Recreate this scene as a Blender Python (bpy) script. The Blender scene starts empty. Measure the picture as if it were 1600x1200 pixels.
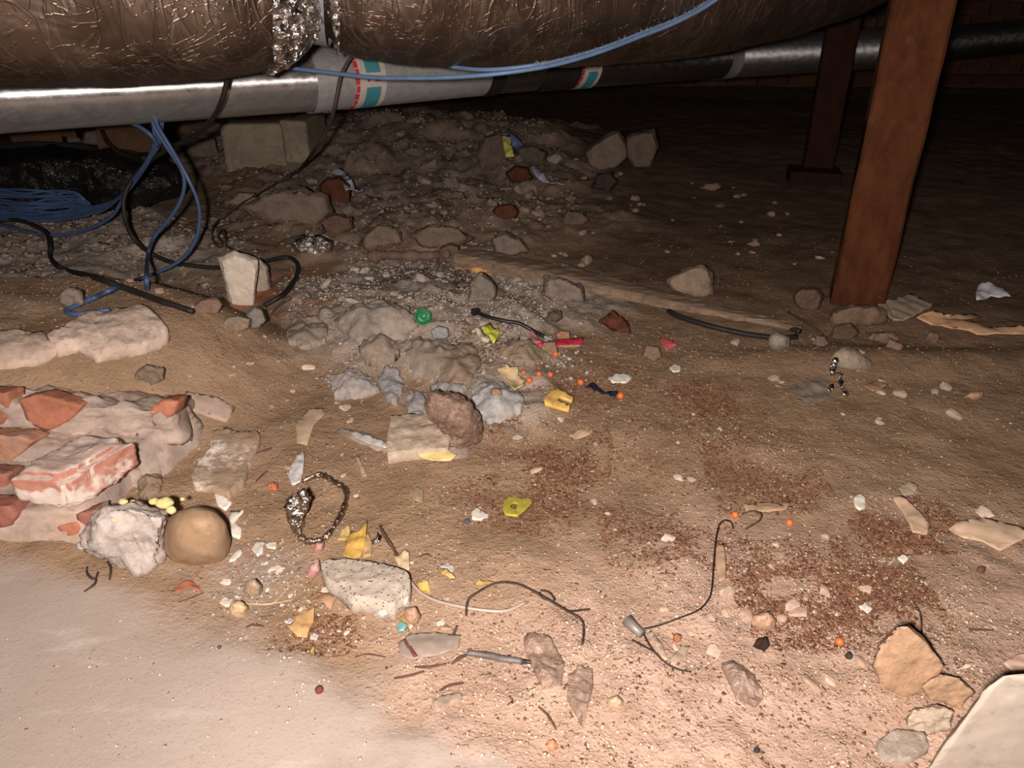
import bpy, bmesh, math, random
import numpy as np
from mathutils import Vector, Matrix, noise as mnoise
from mathutils.geometry import delaunay_2d_cdt

random.seed(7)
RNG = np.random.default_rng(11)
C = bpy.context.scene.collection
SC = bpy.context.scene

# ------------------------------------------------------------------ camera, light, exposure
CAM_H = 0.70
PITCH = math.radians(27.5)
FPX = 1202.0
cam = bpy.data.cameras.new('camera')
cam.sensor_width = 36.0
cam.lens = FPX / 1600 * 36.0
cam.clip_start = 0.02
cam_o = bpy.data.objects.new('camera', cam)
cam_o.location = (0, 0, CAM_H)
cam_o.rotation_euler = (math.pi / 2 - PITCH, 0, 0)
C.objects.link(cam_o)
SC.camera = cam_o

SC.view_settings.view_transform = 'Standard'
SC.view_settings.look = 'None'
SC.view_settings.gamma = 1.0
SC.view_settings.use_curve_mapping = False
SC.view_settings.exposure = 0.0

LAMP_POS = Vector((-0.055, -0.06, 0.722))
LAMP_AIM = Vector((0.12, 1.42, 0.0))
LAMP_W = 118.0
LAMP_COL = (1.0, 0.865, 0.79)
LAMP_CONE = math.radians(102)
lamp = bpy.data.lights.new('torch', 'SPOT')
lamp.energy = LAMP_W
lamp.color = LAMP_COL
lamp.spot_size = LAMP_CONE
lamp.spot_blend = 1.0
lamp.shadow_soft_size = 0.018
lamp_o = bpy.data.objects.new('torch', lamp)
lamp_o.location = LAMP_POS
lamp_o.rotation_euler = (LAMP_AIM - LAMP_POS).to_track_quat('-Z', 'Y').to_euler()
lamp_o.scale = (3.4, 1.0, 1.0)      # a wide flat beam
C.objects.link(lamp_o)

world = bpy.data.worlds.new('world')
SC.world = world
world.use_nodes = True
world.node_tree.nodes['Background'].inputs[0].default_value = (1.0, 0.8, 0.65, 1)
world.node_tree.nodes['Background'].inputs[1].default_value = 0.004

# ------------------------------------------------------------------ noise (numpy)
def vnoise(x, y, seed=0):
    xi = np.floor(x); yi = np.floor(y)
    fx = x - xi; fy = y - yi
    fx = fx * fx * (3 - 2 * fx); fy = fy * fy * (3 - 2 * fy)
    xi = xi.astype(np.int64); yi = yi.astype(np.int64)
    def h(a, b):
        n = (a * 374761393 + b * 668265263 + seed * 974634721) & 0xffffffff
        n = ((n ^ (n >> 13)) * 1274126177) & 0xffffffff
        n = n ^ (n >> 16)
        return (n & 0xffff) / 65535.0
    a = h(xi, yi); b = h(xi + 1, yi); c = h(xi, yi + 1); d = h(xi + 1, yi + 1)
    return (a * (1 - fx) + b * fx) * (1 - fy) + (c * (1 - fx) + d * fx) * fy

def fbm(x, y, f, octv, seed=0, gain=0.5):
    s = 0; a = 1.0; t = 0
    for i in range(octv):
        s = s + a * (vnoise(x * f + 13.7 * i, y * f - 7.3 * i, seed + i) - 0.5)
        t += a; a *= gain; f *= 2.03
    return s / t * 2

def ridged(x, y, f, octv, seed=0):
    s = 0; a = 1.0; t = 0
    for i in range(octv):
        s = s + a * (1 - np.abs(2 * vnoise(x * f + 3.1 * i, y * f + 9.7 * i, seed + i) - 1))
        t += a; a *= 0.5; f *= 2.1
    return s / t

# ------------------------------------------------------------------ camera geometry
CP, SP = math.cos(PITCH), math.sin(PITCH)
def rays(px, py):
    """unit-forward ray directions of photo pixels (numpy arrays or floats)"""
    u = (np.asarray(px, float) - 800) / FPX
    v = -(np.asarray(py, float) - 600) / FPX
    return u, CP + v * SP, -SP + v * CP

def flat(px, py):
    dx, dy, dz = rays(px, py)
    t = -CAM_H / dz
    return dx * t, dy * t

def D(px, py, depth):
    dx, dy, dz = rays(px, py)
    return Vector((dx * depth, dy * depth, CAM_H + dz * depth))

def V(px, py, Y):
    dx, dy, dz = rays(px, py)
    t = Y / dy
    return Vector((dx * t, Y, CAM_H + dz * t))

def smooth(t):
    t = np.clip(t, 0, 1)
    return t * t * (3 - 2 * t)

def polymask(x, y, poly_px, soft, warp=0.0, wf=9.0, seed=0):
    """soft mask (0..1) of a ground patch with a ragged edge; soft and warp in metres"""
    p = np.array(poly_px, float)
    X, Y = flat(p[:, 0], p[:, 1])
    if warp:
        wx = x + warp * fbm(x, y, wf, 3, seed + 50)
        wy = y + warp * fbm(x, y, wf, 3, seed + 60)
    else:
        wx, wy = x, y
    inside = np.zeros(x.shape, bool)
    dist = np.full(x.shape, 1e9)
    n = len(X)
    for i in range(n):
        x0, y0, x1, y1 = X[i], Y[i], X[(i + 1) % n], Y[(i + 1) % n]
        cr = ((y0 > wy) != (y1 > wy)) & (wx < (x1 - x0) * (wy - y0) / (y1 - y0 + 1e-12) + x0)
        inside ^= cr
        ex, ey = x1 - x0, y1 - y0
        t = np.clip(((wx - x0) * ex + (wy - y0) * ey) / (ex * ex + ey * ey + 1e-12), 0, 1)
        dd = np.hypot(wx - x0 - t * ex, wy - y0 - t * ey)
        dist = np.minimum(dist, dd)
    sd = np.where(inside, dist, -dist)
    return smooth(sd / soft * 0.5 + 0.5)

# ------------------------------------------------------------------ the dirt floor as a height field
P_SLAB = [(-900, 905), (60, 885), (200, 905), (330, 960), (450, 1010), (600, 1055), (680, 1110), (760, 1160), (830, 1260), (700, 1900), (-900, 1900)]
P_MOUND = [(440, 500), (480, 440), (620, 395), (760, 400), (920, 450), (915, 520), (860, 560), (830, 640), (760, 650), (640, 620), (520, 610), (470, 560)]
P_GREYL = [(-500, 330), (200, 320), (330, 360), (420, 420), (300, 450), (160, 470), (60, 560), (-500, 590)]
P_BANK = [(300, 215), (400, 180), (600, 170), (850, 190), (890, 260), (960, 330), (880, 370), (720, 400), (500, 390), (330, 360)]
P_PINK = [(900, 880), (1250, 900), (1700, 900), (1900, 1900), (600, 1900), (760, 1100), (720, 980)]
P_GREYP = [(300, 880), (420, 860), (430, 930), (330, 930)]
P_HUMUS = [(560, 440), (660, 425), (760, 430), (720, 470), (600, 475)]
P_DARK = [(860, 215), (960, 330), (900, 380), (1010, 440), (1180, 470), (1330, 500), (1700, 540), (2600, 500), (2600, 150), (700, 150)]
P_TERRA = [(400, 470), (440, 420), (500, 420), (480, 520), (430, 560), (380, 520)]

def bump2(x, y, px, py, rx, ry, h):
    cx, cy = flat(px, py)
    r = np.hypot((x - cx) / rx, (y - cy) / ry)
    return h * smooth(1 - r)

def ground_fields(x, y):
    slab = polymask(x, y, P_SLAB, 0.05, 0.10, 7, 1)
    mound = polymask(x, y, P_MOUND, 0.09, 0.16, 6, 2)
    greyl = polymask(x, y, P_GREYL, 0.16, 0.25, 4, 3)
    bank = polymask(x, y, P_BANK, 0.35, 0.4, 2.5, 4)
    pink = polymask(x, y, P_PINK, 0.22, 0.2, 4, 5)
    greyp = polymask(x, y, P_GREYP, 0.05, 0.06, 12, 6)
    hum = polymask(x, y, P_HUMUS, 0.10, 0.14, 9, 7)
    ter = polymask(x, y, P_TERRA, 0.06, 0.10, 9, 8)
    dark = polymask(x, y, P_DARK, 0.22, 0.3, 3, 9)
    base = 0.022 * fbm(x, y, 0.9, 2, 21) + 0.010 * fbm(x, y, 3.1, 3, 22)
    fine = 0.0045 * fbm(x, y, 17, 4, 23)
    z = base * (1 - 0.8 * slab) + fine * (1 - 0.9 * slab)
    # lumpy caked mortar on the mound and the left bank
    lump = ridged(x, y, 8.5, 4, 31)
    lump2 = vnoise(x * 13 + 3, y * 13, 35)
    steps = smooth((vnoise(x * 7, y * 7, 37) - 0.45) * 6) * 0.5 + smooth((vnoise(x * 15, y * 15, 38) - 0.5) * 7) * 0.25
    z = z + mound * (0.020 + 0.012 * (lump - 0.6) + 0.020 * steps + 0.008 * (lump2 - 0.5) + 0.012 * fbm(x, y, 34, 4, 39))
    z = z + greyl * (0.012 + 0.022 * (ridged(x, y, 3.4, 4, 41) - 0.55) + 0.022 * smooth((vnoise(x * 4.4, y * 4.4, 43) - 0.5) * 5) + 0.012 * fbm(x, y, 19, 3, 45))
    z = z + bank * (0.02 + 0.035 * (ridged(x, y, 2.6, 4, 47) - 0.5) + 0.035 * smooth((vnoise(x * 5.1, y * 5.1, 48) - 0.5) * 5) + 0.034 * fbm(x, y, 15, 5, 49, 0.62))
    z = z + bump2(x, y, 600, 232, 1.7, 0.95, 0.12)
    z = z + bump2(x, y, 60, 250, 1.0, 1.0, 0.05)
    z = z + bump2(x, y, 680, 520, 0.55, 0.40, 0.035)
    z = z + 0.14 * smooth(2.0 * (1 - np.hypot((x + 0.98) / 0.62, (y - 1.40) / np.where(y > 1.40, 0.30, 0.46))))
    z = z + pink * 0.006 * fbm(x, y, 26, 3, 52)
    z = z + 0.004 * slab
    # shallow scrape right of the mound, ridge of soil in front of the post
    z = z - bump2(x, y, 960, 760, 0.38, 0.20, 0.018)
    z = z + bump2(x, y, 1420, 560, 0.55, 0.10, 0.022)
    return z, dict(slab=slab, mound=mound, greyl=greyl, bank=bank, pink=pink, greyp=greyp, hum=hum, ter=ter, dark=dark)

NC, NR = 820, 680
S0, S1 = math.log(0.60), math.log(9.4)
YOFF = 0.85
_s = np.linspace(S0, S1, NR)
GY = np.exp(_s) - YOFF
_u = np.linspace(-1, 1, NC)
GX2 = _u[None, :] * (0.92 * (GY[:, None] + 0.9))
GY2 = np.repeat(GY[:, None], NC, 1)
GZ2, FIELDS = ground_fields(GX2, GY2)

def gz(x, y):
    """height of the floor mesh at (x, y)"""
    x = np.asarray(x, float); y = np.asarray(y, float)
    j = (np.log(np.maximum(y + YOFF, 0.601)) - S0) / (S1 - S0) * (NR - 1)
    i = (x / (0.92 * (y + 0.9)) + 1) / 2 * (NC - 1)
    j = np.clip(j, 0, NR - 1.001); i = np.clip(i, 0, NC - 1.001)
    j0 = j.astype(int); i0 = i.astype(int); fj = j - j0; fi = i - i0
    a = GZ2[j0, i0] * (1 - fi) + GZ2[j0, i0 + 1] * fi
    b = GZ2[j0 + 1, i0] * (1 - fi) + GZ2[j0 + 1, i0 + 1] * fi
    return a * (1 - fj) + b * fj

_TS = np.exp(np.linspace(math.log(0.45), math.log(12), 420))
def G(px, py, h=0.0):
    """where the view rays of photo pixels meet the floor raised by h"""
    px = np.atleast_1d(np.asarray(px, float)); py = np.atleast_1d(np.asarray(py, float))
    h = np.broadcast_to(np.asarray(h, float), px.shape)
    dx, dy, dz = rays(px, py)
    X = dx[:, None] * _TS; Y = dy[:, None] * _TS; Z = CAM_H + dz[:, None] * _TS
    below = Z < gz(X, Y) + h[:, None]
    k = np.where(below.any(1), below.argmax(1), len(_TS) - 1)
    lo = _TS[np.maximum(k - 1, 0)]; hi = _TS[k]
    for _ in range(22):
        m = (lo + hi) / 2
        b = CAM_H + dz * m < gz(dx * m, dy * m) + h
        hi = np.where(b, m, hi); lo = np.where(b, lo, m)
    return np.stack([dx * hi, dy * hi, CAM_H + dz * hi], 1)

def G1(px, py, h=0.0):
    return Vector(G([px], [py], h)[0])

# ------------------------------------------------------------------ colour: what the thing itself has, from how the photo shows it
def lin(c):
    c = c / 255.0
    return c / 12.92 if c <= 0.04045 else ((c + 0.055) / 1.055) ** 2.4

_lampR = (LAMP_AIM - LAMP_POS).to_track_quat('-Z', 'Y').to_matrix()
def alb(rgb, P, cosf=None):
    L = LAMP_POS - Vector(P)
    d = L.length
    w = L / d
    cs = math.cos(LAMP_CONE / 2)
    q = _lampR.transposed() @ (-w)
    q = Vector((q.x / 3.4, q.y, q.z)).normalized()
    cs = math.cos(LAMP_CONE / 2)
    m = -q.z
    mask = max(0.05, float(smooth((m - cs) / (1 - cs))))
    c = max(0.28, w.z) if cosf == 'flat' else (cosf if cosf else 0.9)
    E = LAMP_W * mask * c / (4 * math.pi ** 2 * d * d)
    out = [lin(rgb[k]) / (E * LAMP_COL[k]) for k in range(3)]
    mx = max(out)
    if mx > 0.80:
        out = [v * 0.80 / mx for v in out]
    return tuple(max(0.012, v) for v in out)

# ------------------------------------------------------------------ materials
class NT:
    def __init__(self, name):
        self.m = bpy.data.materials.new(name)
        self.m.use_nodes = True
        self.t = self.m.node_tree
        self.b = self.t.nodes['Principled BSDF']
    def n(self, kind, **kw):
        nd = self.t.nodes.new(kind)
        for k, v in kw.items():
            setattr(nd, k, v)
        return nd
    def link(self, a, b):
        self.t.links.new(a, b)
    def coord(self, scale=(1, 1, 1), out='Object'):
        tc = self.n('ShaderNodeTexCoord'); mp = self.n('ShaderNodeMapping')
        mp.inputs['Scale'].default_value = scale
        self.link(tc.outputs[out], mp.inputs['Vector'])
        return mp.outputs[0]
    def noise(self, vec, scale, detail=4, rough=0.55, dist=0.0):
        nd = self.n('ShaderNodeTexNoise')
        nd.inputs['Scale'].default_value = scale; nd.inputs['Detail'].default_value = detail
        nd.inputs['Roughness'].default_value = rough; nd.inputs['Distortion'].default_value = dist
        self.link(vec, nd.inputs['Vector'])
        return nd.outputs['Fac']
    def voro(self, vec, scale, feature='F1', out='Distance', rnd=1.0):
        nd = self.n('ShaderNodeTexVoronoi'); nd.feature = feature
        nd.inputs['Scale'].default_value = scale; nd.inputs['Randomness'].default_value = rnd
        self.link(vec, nd.inputs['Vector'])
        return nd.outputs[out]
    def ramp(self, fac, a, b, lo=0.0, hi=1.0):
        nd = self.n('ShaderNodeMapRange'); nd.interpolation_type = 'SMOOTHSTEP'
        nd.inputs['From Min'].default_value = a; nd.inputs['From Max'].default_value = b
        nd.inputs['To Min'].default_value = lo; nd.inputs['To Max'].default_value = hi
        self.link(fac, nd.inputs['Value'])
        return nd.outputs[0]
    def mix(self, fac, a, b, blend='MIX'):
        nd = self.n('ShaderNodeMix'); nd.data_type = 'RGBA'; nd.blend_type = blend
        for s, v in ((nd.inputs[0], fac), (nd.inputs[6], a), (nd.inputs[7], b)):
            if isinstance(v, tuple):
                s.default_value = (*v[:3], 1)
            elif isinstance(v, (int, float)):
                s.default_value = v
            else:
                self.link(v, s)
        return nd.outputs[2]
    def math(self, op, a, b=0.0):
        nd = self.n('ShaderNodeMath'); nd.operation = op
        for s, v in ((nd.inputs[0], a), (nd.inputs[1], b)):
            if isinstance(v, (int, float)):
                s.default_value = v
            else:
                self.link(v, s)
        return nd.outputs[0]
    def bump(self, h, dist, strength=1.0, prev=None):
        nd = self.n('ShaderNodeBump')
        nd.inputs['Strength'].default_value = strength; nd.inputs['Distance'].default_value = dist
        self.link(h, nd.inputs['Height'])
        if prev is not None:
            self.link(prev, nd.inputs['Normal'])
        return nd.outputs[0]
    def set(self, **kw):
        names = dict(color='Base Color', rough='Roughness', metal='Metallic', spec='Specular IOR Level', normal='Normal', alpha='Alpha', trans='Transmission Weight', ior='IOR', sss='Subsurface Weight')
        for k, v in kw.items():
            s = self.b.inputs[names[k]]
            if isinstance(v, tuple):
                s.default_value = (*v[:3], 1)
            elif isinstance(v, (int, float)):
                s.default_value = v
            else:
                self.link(v, s)
        return self.m

def mul(c, k):
    return tuple(min(0.9, v * k) for v in c)

_mc = {}
def stone_mat(rgb, var=0.25, scale=18.0, bump=0.004, rough=0.92, speck=0.35, name='stone', pits=0.0):
    key = (name, tuple(round(v, 2) for v in rgb), var, scale, bump, speck, pits)
    if key in _mc:
        return _mc[key]
    t = NT(name)
    v = t.coord()
    a = t.noise(v, scale, 7, 0.66)
    f = t.noise(v, scale * 4.5, 4, 0.65)
    g = t.noise(v, scale * 2.6, 5, 0.7, 0.4)
    col = t.mix(t.ramp(a, 0.3, 0.7), mul(rgb, 1 - var), mul(rgb, 1 + var))
    col = t.mix(t.ramp(g, 0.52, 0.66, 0, 0.5), col, mul(rgb, 1.35))
    # dust of the surrounding dirt settled in patches
    d = t.noise(v, scale * 0.45, 4, 0.6)
    lum = sum(rgb) / 0.79
    dust = (0.36 * min(1, lum), 0.245 * min(1, lum), 0.16 * min(1, lum))
    col = t.mix(t.ramp(d, 0.48, 0.68, 0, speck), col, dust)
    col = t.mix(t.ramp(f, 0.56, 0.70, 0, 0.5), col, mul(rgb, 0.5))
    col = t.mix(t.ramp(f, 0.42, 0.30, 0, 0.4), col, mul(rgb, 1.4))
    h = t.math('ADD', t.math('MULTIPLY', a, 0.8), t.math('ADD', t.math('MULTIPLY', f, 0.09), t.math('MULTIPLY', g, 0.28)))
    if pits:
        vo = t.voro(v, 170)
        pm = t.ramp(vo, 0.12, 0.30)
        h = t.math('ADD', h, t.math('MULTIPLY', pm, pits))
        col = t.mix(t.ramp(vo, 0.10, 0.22, 0.55, 0), col, mul(rgb, 0.35))
    nrm = t.bump(h, bump, 0.9)
    _mc[key] = t.set(color=col, rough=rough, normal=nrm, spec=0.25)
    return _mc[key]

def flat_mat(rgb, rough=0.7, var=0.15, scale=25, bump=0.0008, name='plain', spec=0.4, metal=0.0, dust=0.0):
    key = (name, tuple(round(v, 2) for v in rgb), rough, var, scale, bump, metal, dust)
    if key in _mc:
        return _mc[key]
    t = NT(name)
    v = t.coord()
    a = t.noise(v, scale, 5, 0.6)
    col = t.mix(t.ramp(a, 0.3, 0.7), mul(rgb, 1 - var), mul(rgb, 1 + var))
    if dust:
        d = t.noise(v, scale * 1.7, 4)
        col = t.mix(t.ramp(d, 0.45, 0.7, 0, dust), col, (0.36, 0.25, 0.17))
    _mc[key] = t.set(color=col, rough=rough, normal=t.bump(a, bump, 0.8), spec=spec, metal=metal)
    return _mc[key]

def foil_mat(rgb=(0.72, 0.68, 0.64), rough=0.22, bump=0.004, scale=60, name='foil', spread=0.0):
    key = (name, rgb, rough, bump, scale)
    if key in _mc:
        return _mc[key]
    t = NT(name)
    v = t.coord()
    a = t.noise(v, scale, 4, 0.6, 0.6)
    vo = t.voro(v, scale * 0.8)
    h = t.math('ADD', a, vo)
    t.set(color=rgb, metal=1.0, rough=rough, normal=t.bump(h, bump, 0.9))
    _mc[key] = t.m
    return t.m

def film_mat(rgb, opac=0.35, rough=0.18, name='clear_film'):
    key = (name, rgb, opac, rough)
    if key in _mc:
        return _mc[key]
    t = NT(name)
    v = t.coord()
    a = t.noise(v, 45, 4, 0.6, 0.4)
    t.set(color=rgb, rough=rough, spec=0.6, alpha=t.ramp(a, 0.3, 0.7, opac * 0.6, min(1.0, opac * 1.3)), normal=t.bump(a, 0.004, 0.8))
    _mc[key] = t.m
    return t.m

# ------------------------------------------------------------------ object helpers
def tag(o, label=None, cat=None, group=None, kind=None):
    if label: o['label'] = label
    if cat: o['category'] = cat
    if group: o['group'] = group
    if kind: o['kind'] = kind
    return o

def add_bm(name, bm, mat=None, parent=None, smooth=True, origin=True):
    me = bpy.data.meshes.new(name)
    bmesh.ops.recalc_face_normals(bm, faces=bm.faces[:])
    loc = Vector((0, 0, 0))
    if origin and parent is None and len(bm.verts):
        xs = [v.co.x for v in bm.verts]; ys = [v.co.y for v in bm.verts]; zs = [v.co.z for v in bm.verts]
        loc = Vector(((min(xs) + max(xs)) / 2, (min(ys) + max(ys)) / 2, min(zs)))
        bmesh.ops.translate(bm, verts=bm.verts[:], vec=-loc)
    elif parent is not None:
        bmesh.ops.translate(bm, verts=bm.verts[:], vec=-world_loc(parent))
    bm.to_mesh(me); bm.free()
    if smooth:
        me.polygons.foreach_set('use_smooth', [True] * len(me.polygons))
    if mat is not None:
        me.materials.append(mat)
    o = bpy.data.objects.new(name, me)
    o.location = loc
    if parent is not None:
        o.parent = parent
    C.objects.link(o)
    return o

def world_loc(o):
    p = Vector(o.location)
    while o.parent is not None:
        o = o.parent
        p += Vector(o.location)
    return p

def empty(name, loc, label, cat, group=None):
    o = bpy.data.objects.new(name, None)
    o.empty_display_size = 0.05
    o.location = loc
    C.objects.link(o)
    return tag(o, label, cat, group)

def spline(pts, per=6):
    """Catmull-Rom through 3D points"""
    P = [Vector(p) for p in pts]
    if len(P) < 3:
        return P
    P = [P[0] * 2 - P[1]] + P + [P[-1] * 2 - P[-2]]
    out = []
    for i in range(1, len(P) - 2):
        a, b, c, d = P[i - 1], P[i], P[i + 1], P[i + 2]
        for k in range(per):
            t = k / per
            out.append(0.5 * ((2 * b) + (c - a) * t + (2 * a - 5 * b + 4 * c - d) * t * t + (3 * b - a - 3 * c + d) * t ** 3))
    out.append(P[-2])
    return out

def tube_bm(bm, pts, r, seg=8, taper=None, jitter=0.0):
    n = len(pts)
    rings = []
    up = Vector((0.13, 0.21, 0.97)).normalized()
    prev = None
    for i, p in enumerate(pts):
        t = (pts[min(i + 1, n - 1)] - pts[max(i - 1, 0)])
        if t.length < 1e-9:
            t = Vector((1, 0, 0))
        t.normalize()
        a = prev if prev is not None else up
        x = a - t * a.dot(t)
        if x.length < 1e-6:
            x = Vector((1, 0, 0)) - t * t.x
        x.normalize(); prev = x
        y = t.cross(x)
        rr = r if taper is None else r * taper(i / (n - 1))
        if jitter:
            rr *= 1 + jitter * random.uniform(-1, 1)
        rings.append([bm.verts.new(p + (x * math.cos(q) + y * math.sin(q)) * rr) for q in [2 * math.pi * k / seg for k in range(seg)]])
    for i in range(n - 1):
        for k in range(seg):
            bm.faces.new((rings[i][k], rings[i][(k + 1) % seg], rings[i + 1][(k + 1) % seg], rings[i + 1][k]))
    bm.faces.new(rings[0][::-1]); bm.faces.new(rings[-1])

def tube(name, pts, r, mat, label=None, cat=None, parent=None, group=None, seg=8, per=6, taper=None, jitter=0.0):
    bm = bmesh.new()
    tube_bm(bm, spline(pts, per), r, seg, taper, jitter)
    o = add_bm(name, bm, mat, parent)
    if label: tag(o, label, cat, group)
    return o

def ground_pts(px, lift=0.003):
    out = []
    for p in px:
        h = p[2] if len(p) > 2 else lift
        out.append(G1(p[0], p[1], h))
    return out

def px_r(pxw, P):
    """world radius of something pxw pixels wide at world point P"""
    depth = P[1] * CP + (CAM_H - P[2]) * SP
    return pxw / 2 * depth / FPX

def outline_bbox(x0, y0, x1, y1, n=11, jag=0.18, seed=0):
    rr = random.Random(seed)
    cx, cy, a, b = (x0 + x1) / 2, (y0 + y1) / 2, (x1 - x0) / 2, (y1 - y0) / 2
    out = []
    for i in range(n):
        q = 2 * math.pi * (i + rr.uniform(-0.3, 0.3)) / n
        k = 1 - jag * rr.random()
        c, s = math.cos(q), math.sin(q)
        e = 0.8
        out.append((cx + a * k * math.copysign(abs(c) ** e, c), cy + b * k * math.copysign(abs(s) ** e, s)))
    return out

def displace_rock(bm, amp, freq, seed, fine=0.35):
    off = Vector((seed * 3.17 % 97, seed * 1.31 % 89, seed * 7.7 % 83))
    bm.normal_update()
    for v in bm.verts:
        p = v.co * freq + off
        d = mnoise.fractal(p, 0.75, 2.2, 5) * amp + fine * amp * (mnoise.noise(p * 5.3) + 0.5 * mnoise.noise(p * 11.7))
        v.co += v.normal * d

def refine(bm, target, rounds=4):
    for _ in range(rounds):
        ed = [e for e in bm.edges if e.calc_length() > target]
        if not ed or len(bm.verts) > 5000:
            break
        bmesh.ops.subdivide_edges(bm, edges=ed, cuts=1, use_grid_fill=False)
        bmesh.ops.triangulate(bm, faces=[f for f in bm.faces if len(f.verts) > 3])

SEED = [100]
def rock_bm(outline, thick, amp=0.05, rnd=0, base_px=None, lift=0.0, front=0.86, detail=14, ball=False):
    """a stone whose silhouette stands upright above its ground contact; thick metres deep"""
    SEED[0] += 1
    ymax = max(p[1] for p in outline)
    xm = sum(p[0] for p in outline if p[1] > ymax - 12) / sum(1 for p in outline if p[1] > ymax - 12)
    P0 = G1(*(base_px or (xm, ymax)), lift)
    Yc = P0.y + thick * 0.5
    fl = 0.965 if front > 0.95 else 1.0
    mx = sum(p[0] for p in outline) / len(outline); my = sum(p[1] for p in outline) / len(outline)
    Pm = [V(mx + (x - mx) * fl, my + (y - my) * fl, Yc) for x, y in outline]
    c = sum(Pm, Vector()) / len(Pm)
    pts = list(Pm)
    mx = sum(p[0] for p in outline) / len(outline); my = sum(p[1] for p in outline) / len(outline)
    hh = ymax - min(p[1] for p in outline)
    for k, f, sh in (((-0.2, 0.92, 0), (-0.36, 0.70, 0.01), (-0.46, 0.42, 0.02), (0.25, 0.87, 0), (0.42, 0.55, 0), (0.5, 0.2, 0)) if ball else ((-0.30, 0.985 if front > 0.95 else 0.98, 0.0 if front > 0.95 else 0.01), (-0.5, front, 0.0 if front > 0.95 else 0.03), (0.30, 0.84, -0.02), (0.5, 0.55, 0.0))):
        for x, y in outline:
            pts.append(V(mx + (x - mx) * f, my + (y - my) * f + sh * hh, Yc + k * thick))
    # settle: lowest point reaches the dirt
    zmin = min(p.z for p in pts)
    gzc = float(gz(c.x, Yc)) + lift
    if zmin > gzc - 0.004 and lift == 0:
        for p in list(pts):
            if p.z < c.z:
                pts.append(Vector((p.x, p.y, gzc - 0.006)))
    bm = bmesh.new()
    for p in pts:
        bm.verts.new(p)
    r = bmesh.ops.convex_hull(bm, input=bm.verts[:])
    bmesh.ops.delete(bm, geom=[g for g in r['geom_interior'] if isinstance(g, bmesh.types.BMVert)], context='VERTS')
    loose = [v for v in bm.verts if not v.link_faces]
    bmesh.ops.delete(bm, geom=loose, context='VERTS')
    size = max((max(p[i] for p in Pm) - min(p[i] for p in Pm)) for i in (0, 2))
    bmesh.ops.triangulate(bm, faces=bm.faces[:])
    refine(bm, size / detail * 1.3)
    for _ in range(rnd):
        bmesh.ops.smooth_vert(bm, verts=bm.verts[:], factor=0.5, use_axis_x=True, use_axis_y=True, use_axis_z=True)
    displace_rock(bm, size * amp, 3.0 / size, SEED[0])
    return bm, c, size

def rock(name, outline, thick, rgb, label, cat='stone', amp=0.05, rnd=1, parent=None, group=None, mat=None, lift=0.0, front=0.86, pits=0.0, var=0.2, detail=14, speck=0.3, base_px=None, bump=0.004, cosf=None, ball=False):
    if len(outline) == 4 and not isinstance(outline[0], tuple):
        outline = outline_bbox(*outline, seed=SEED[0])
    bm, c, size = rock_bm(outline, thick, amp, rnd, base_px, lift, front, detail, ball or rnd >= 2)
    if mat is None:
        mat = stone_mat(alb(rgb, c, cosf or 1.0), var=var, scale=min(140, 4.5 / size), bump=min(0.008, size * (0.035 if size > 0.06 else 0.010)), pits=pits, speck=speck)
    o = add_bm(name, bm, mat, parent)
    if label: tag(o, label, cat, group)
    return o

def densify(poly, step):
    out = []
    n = len(poly)
    for i in range(n):
        a = poly[i]; b = poly[(i + 1) % n]
        L = math.hypot(b[0] - a[0], b[1] - a[1])
        k = max(1, int(L / step))
        for j in range(k):
            t = j / k
            out.append((a[0] + (b[0] - a[0]) * t, a[1] + (b[1] - a[1]) * t))
    return out

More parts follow.
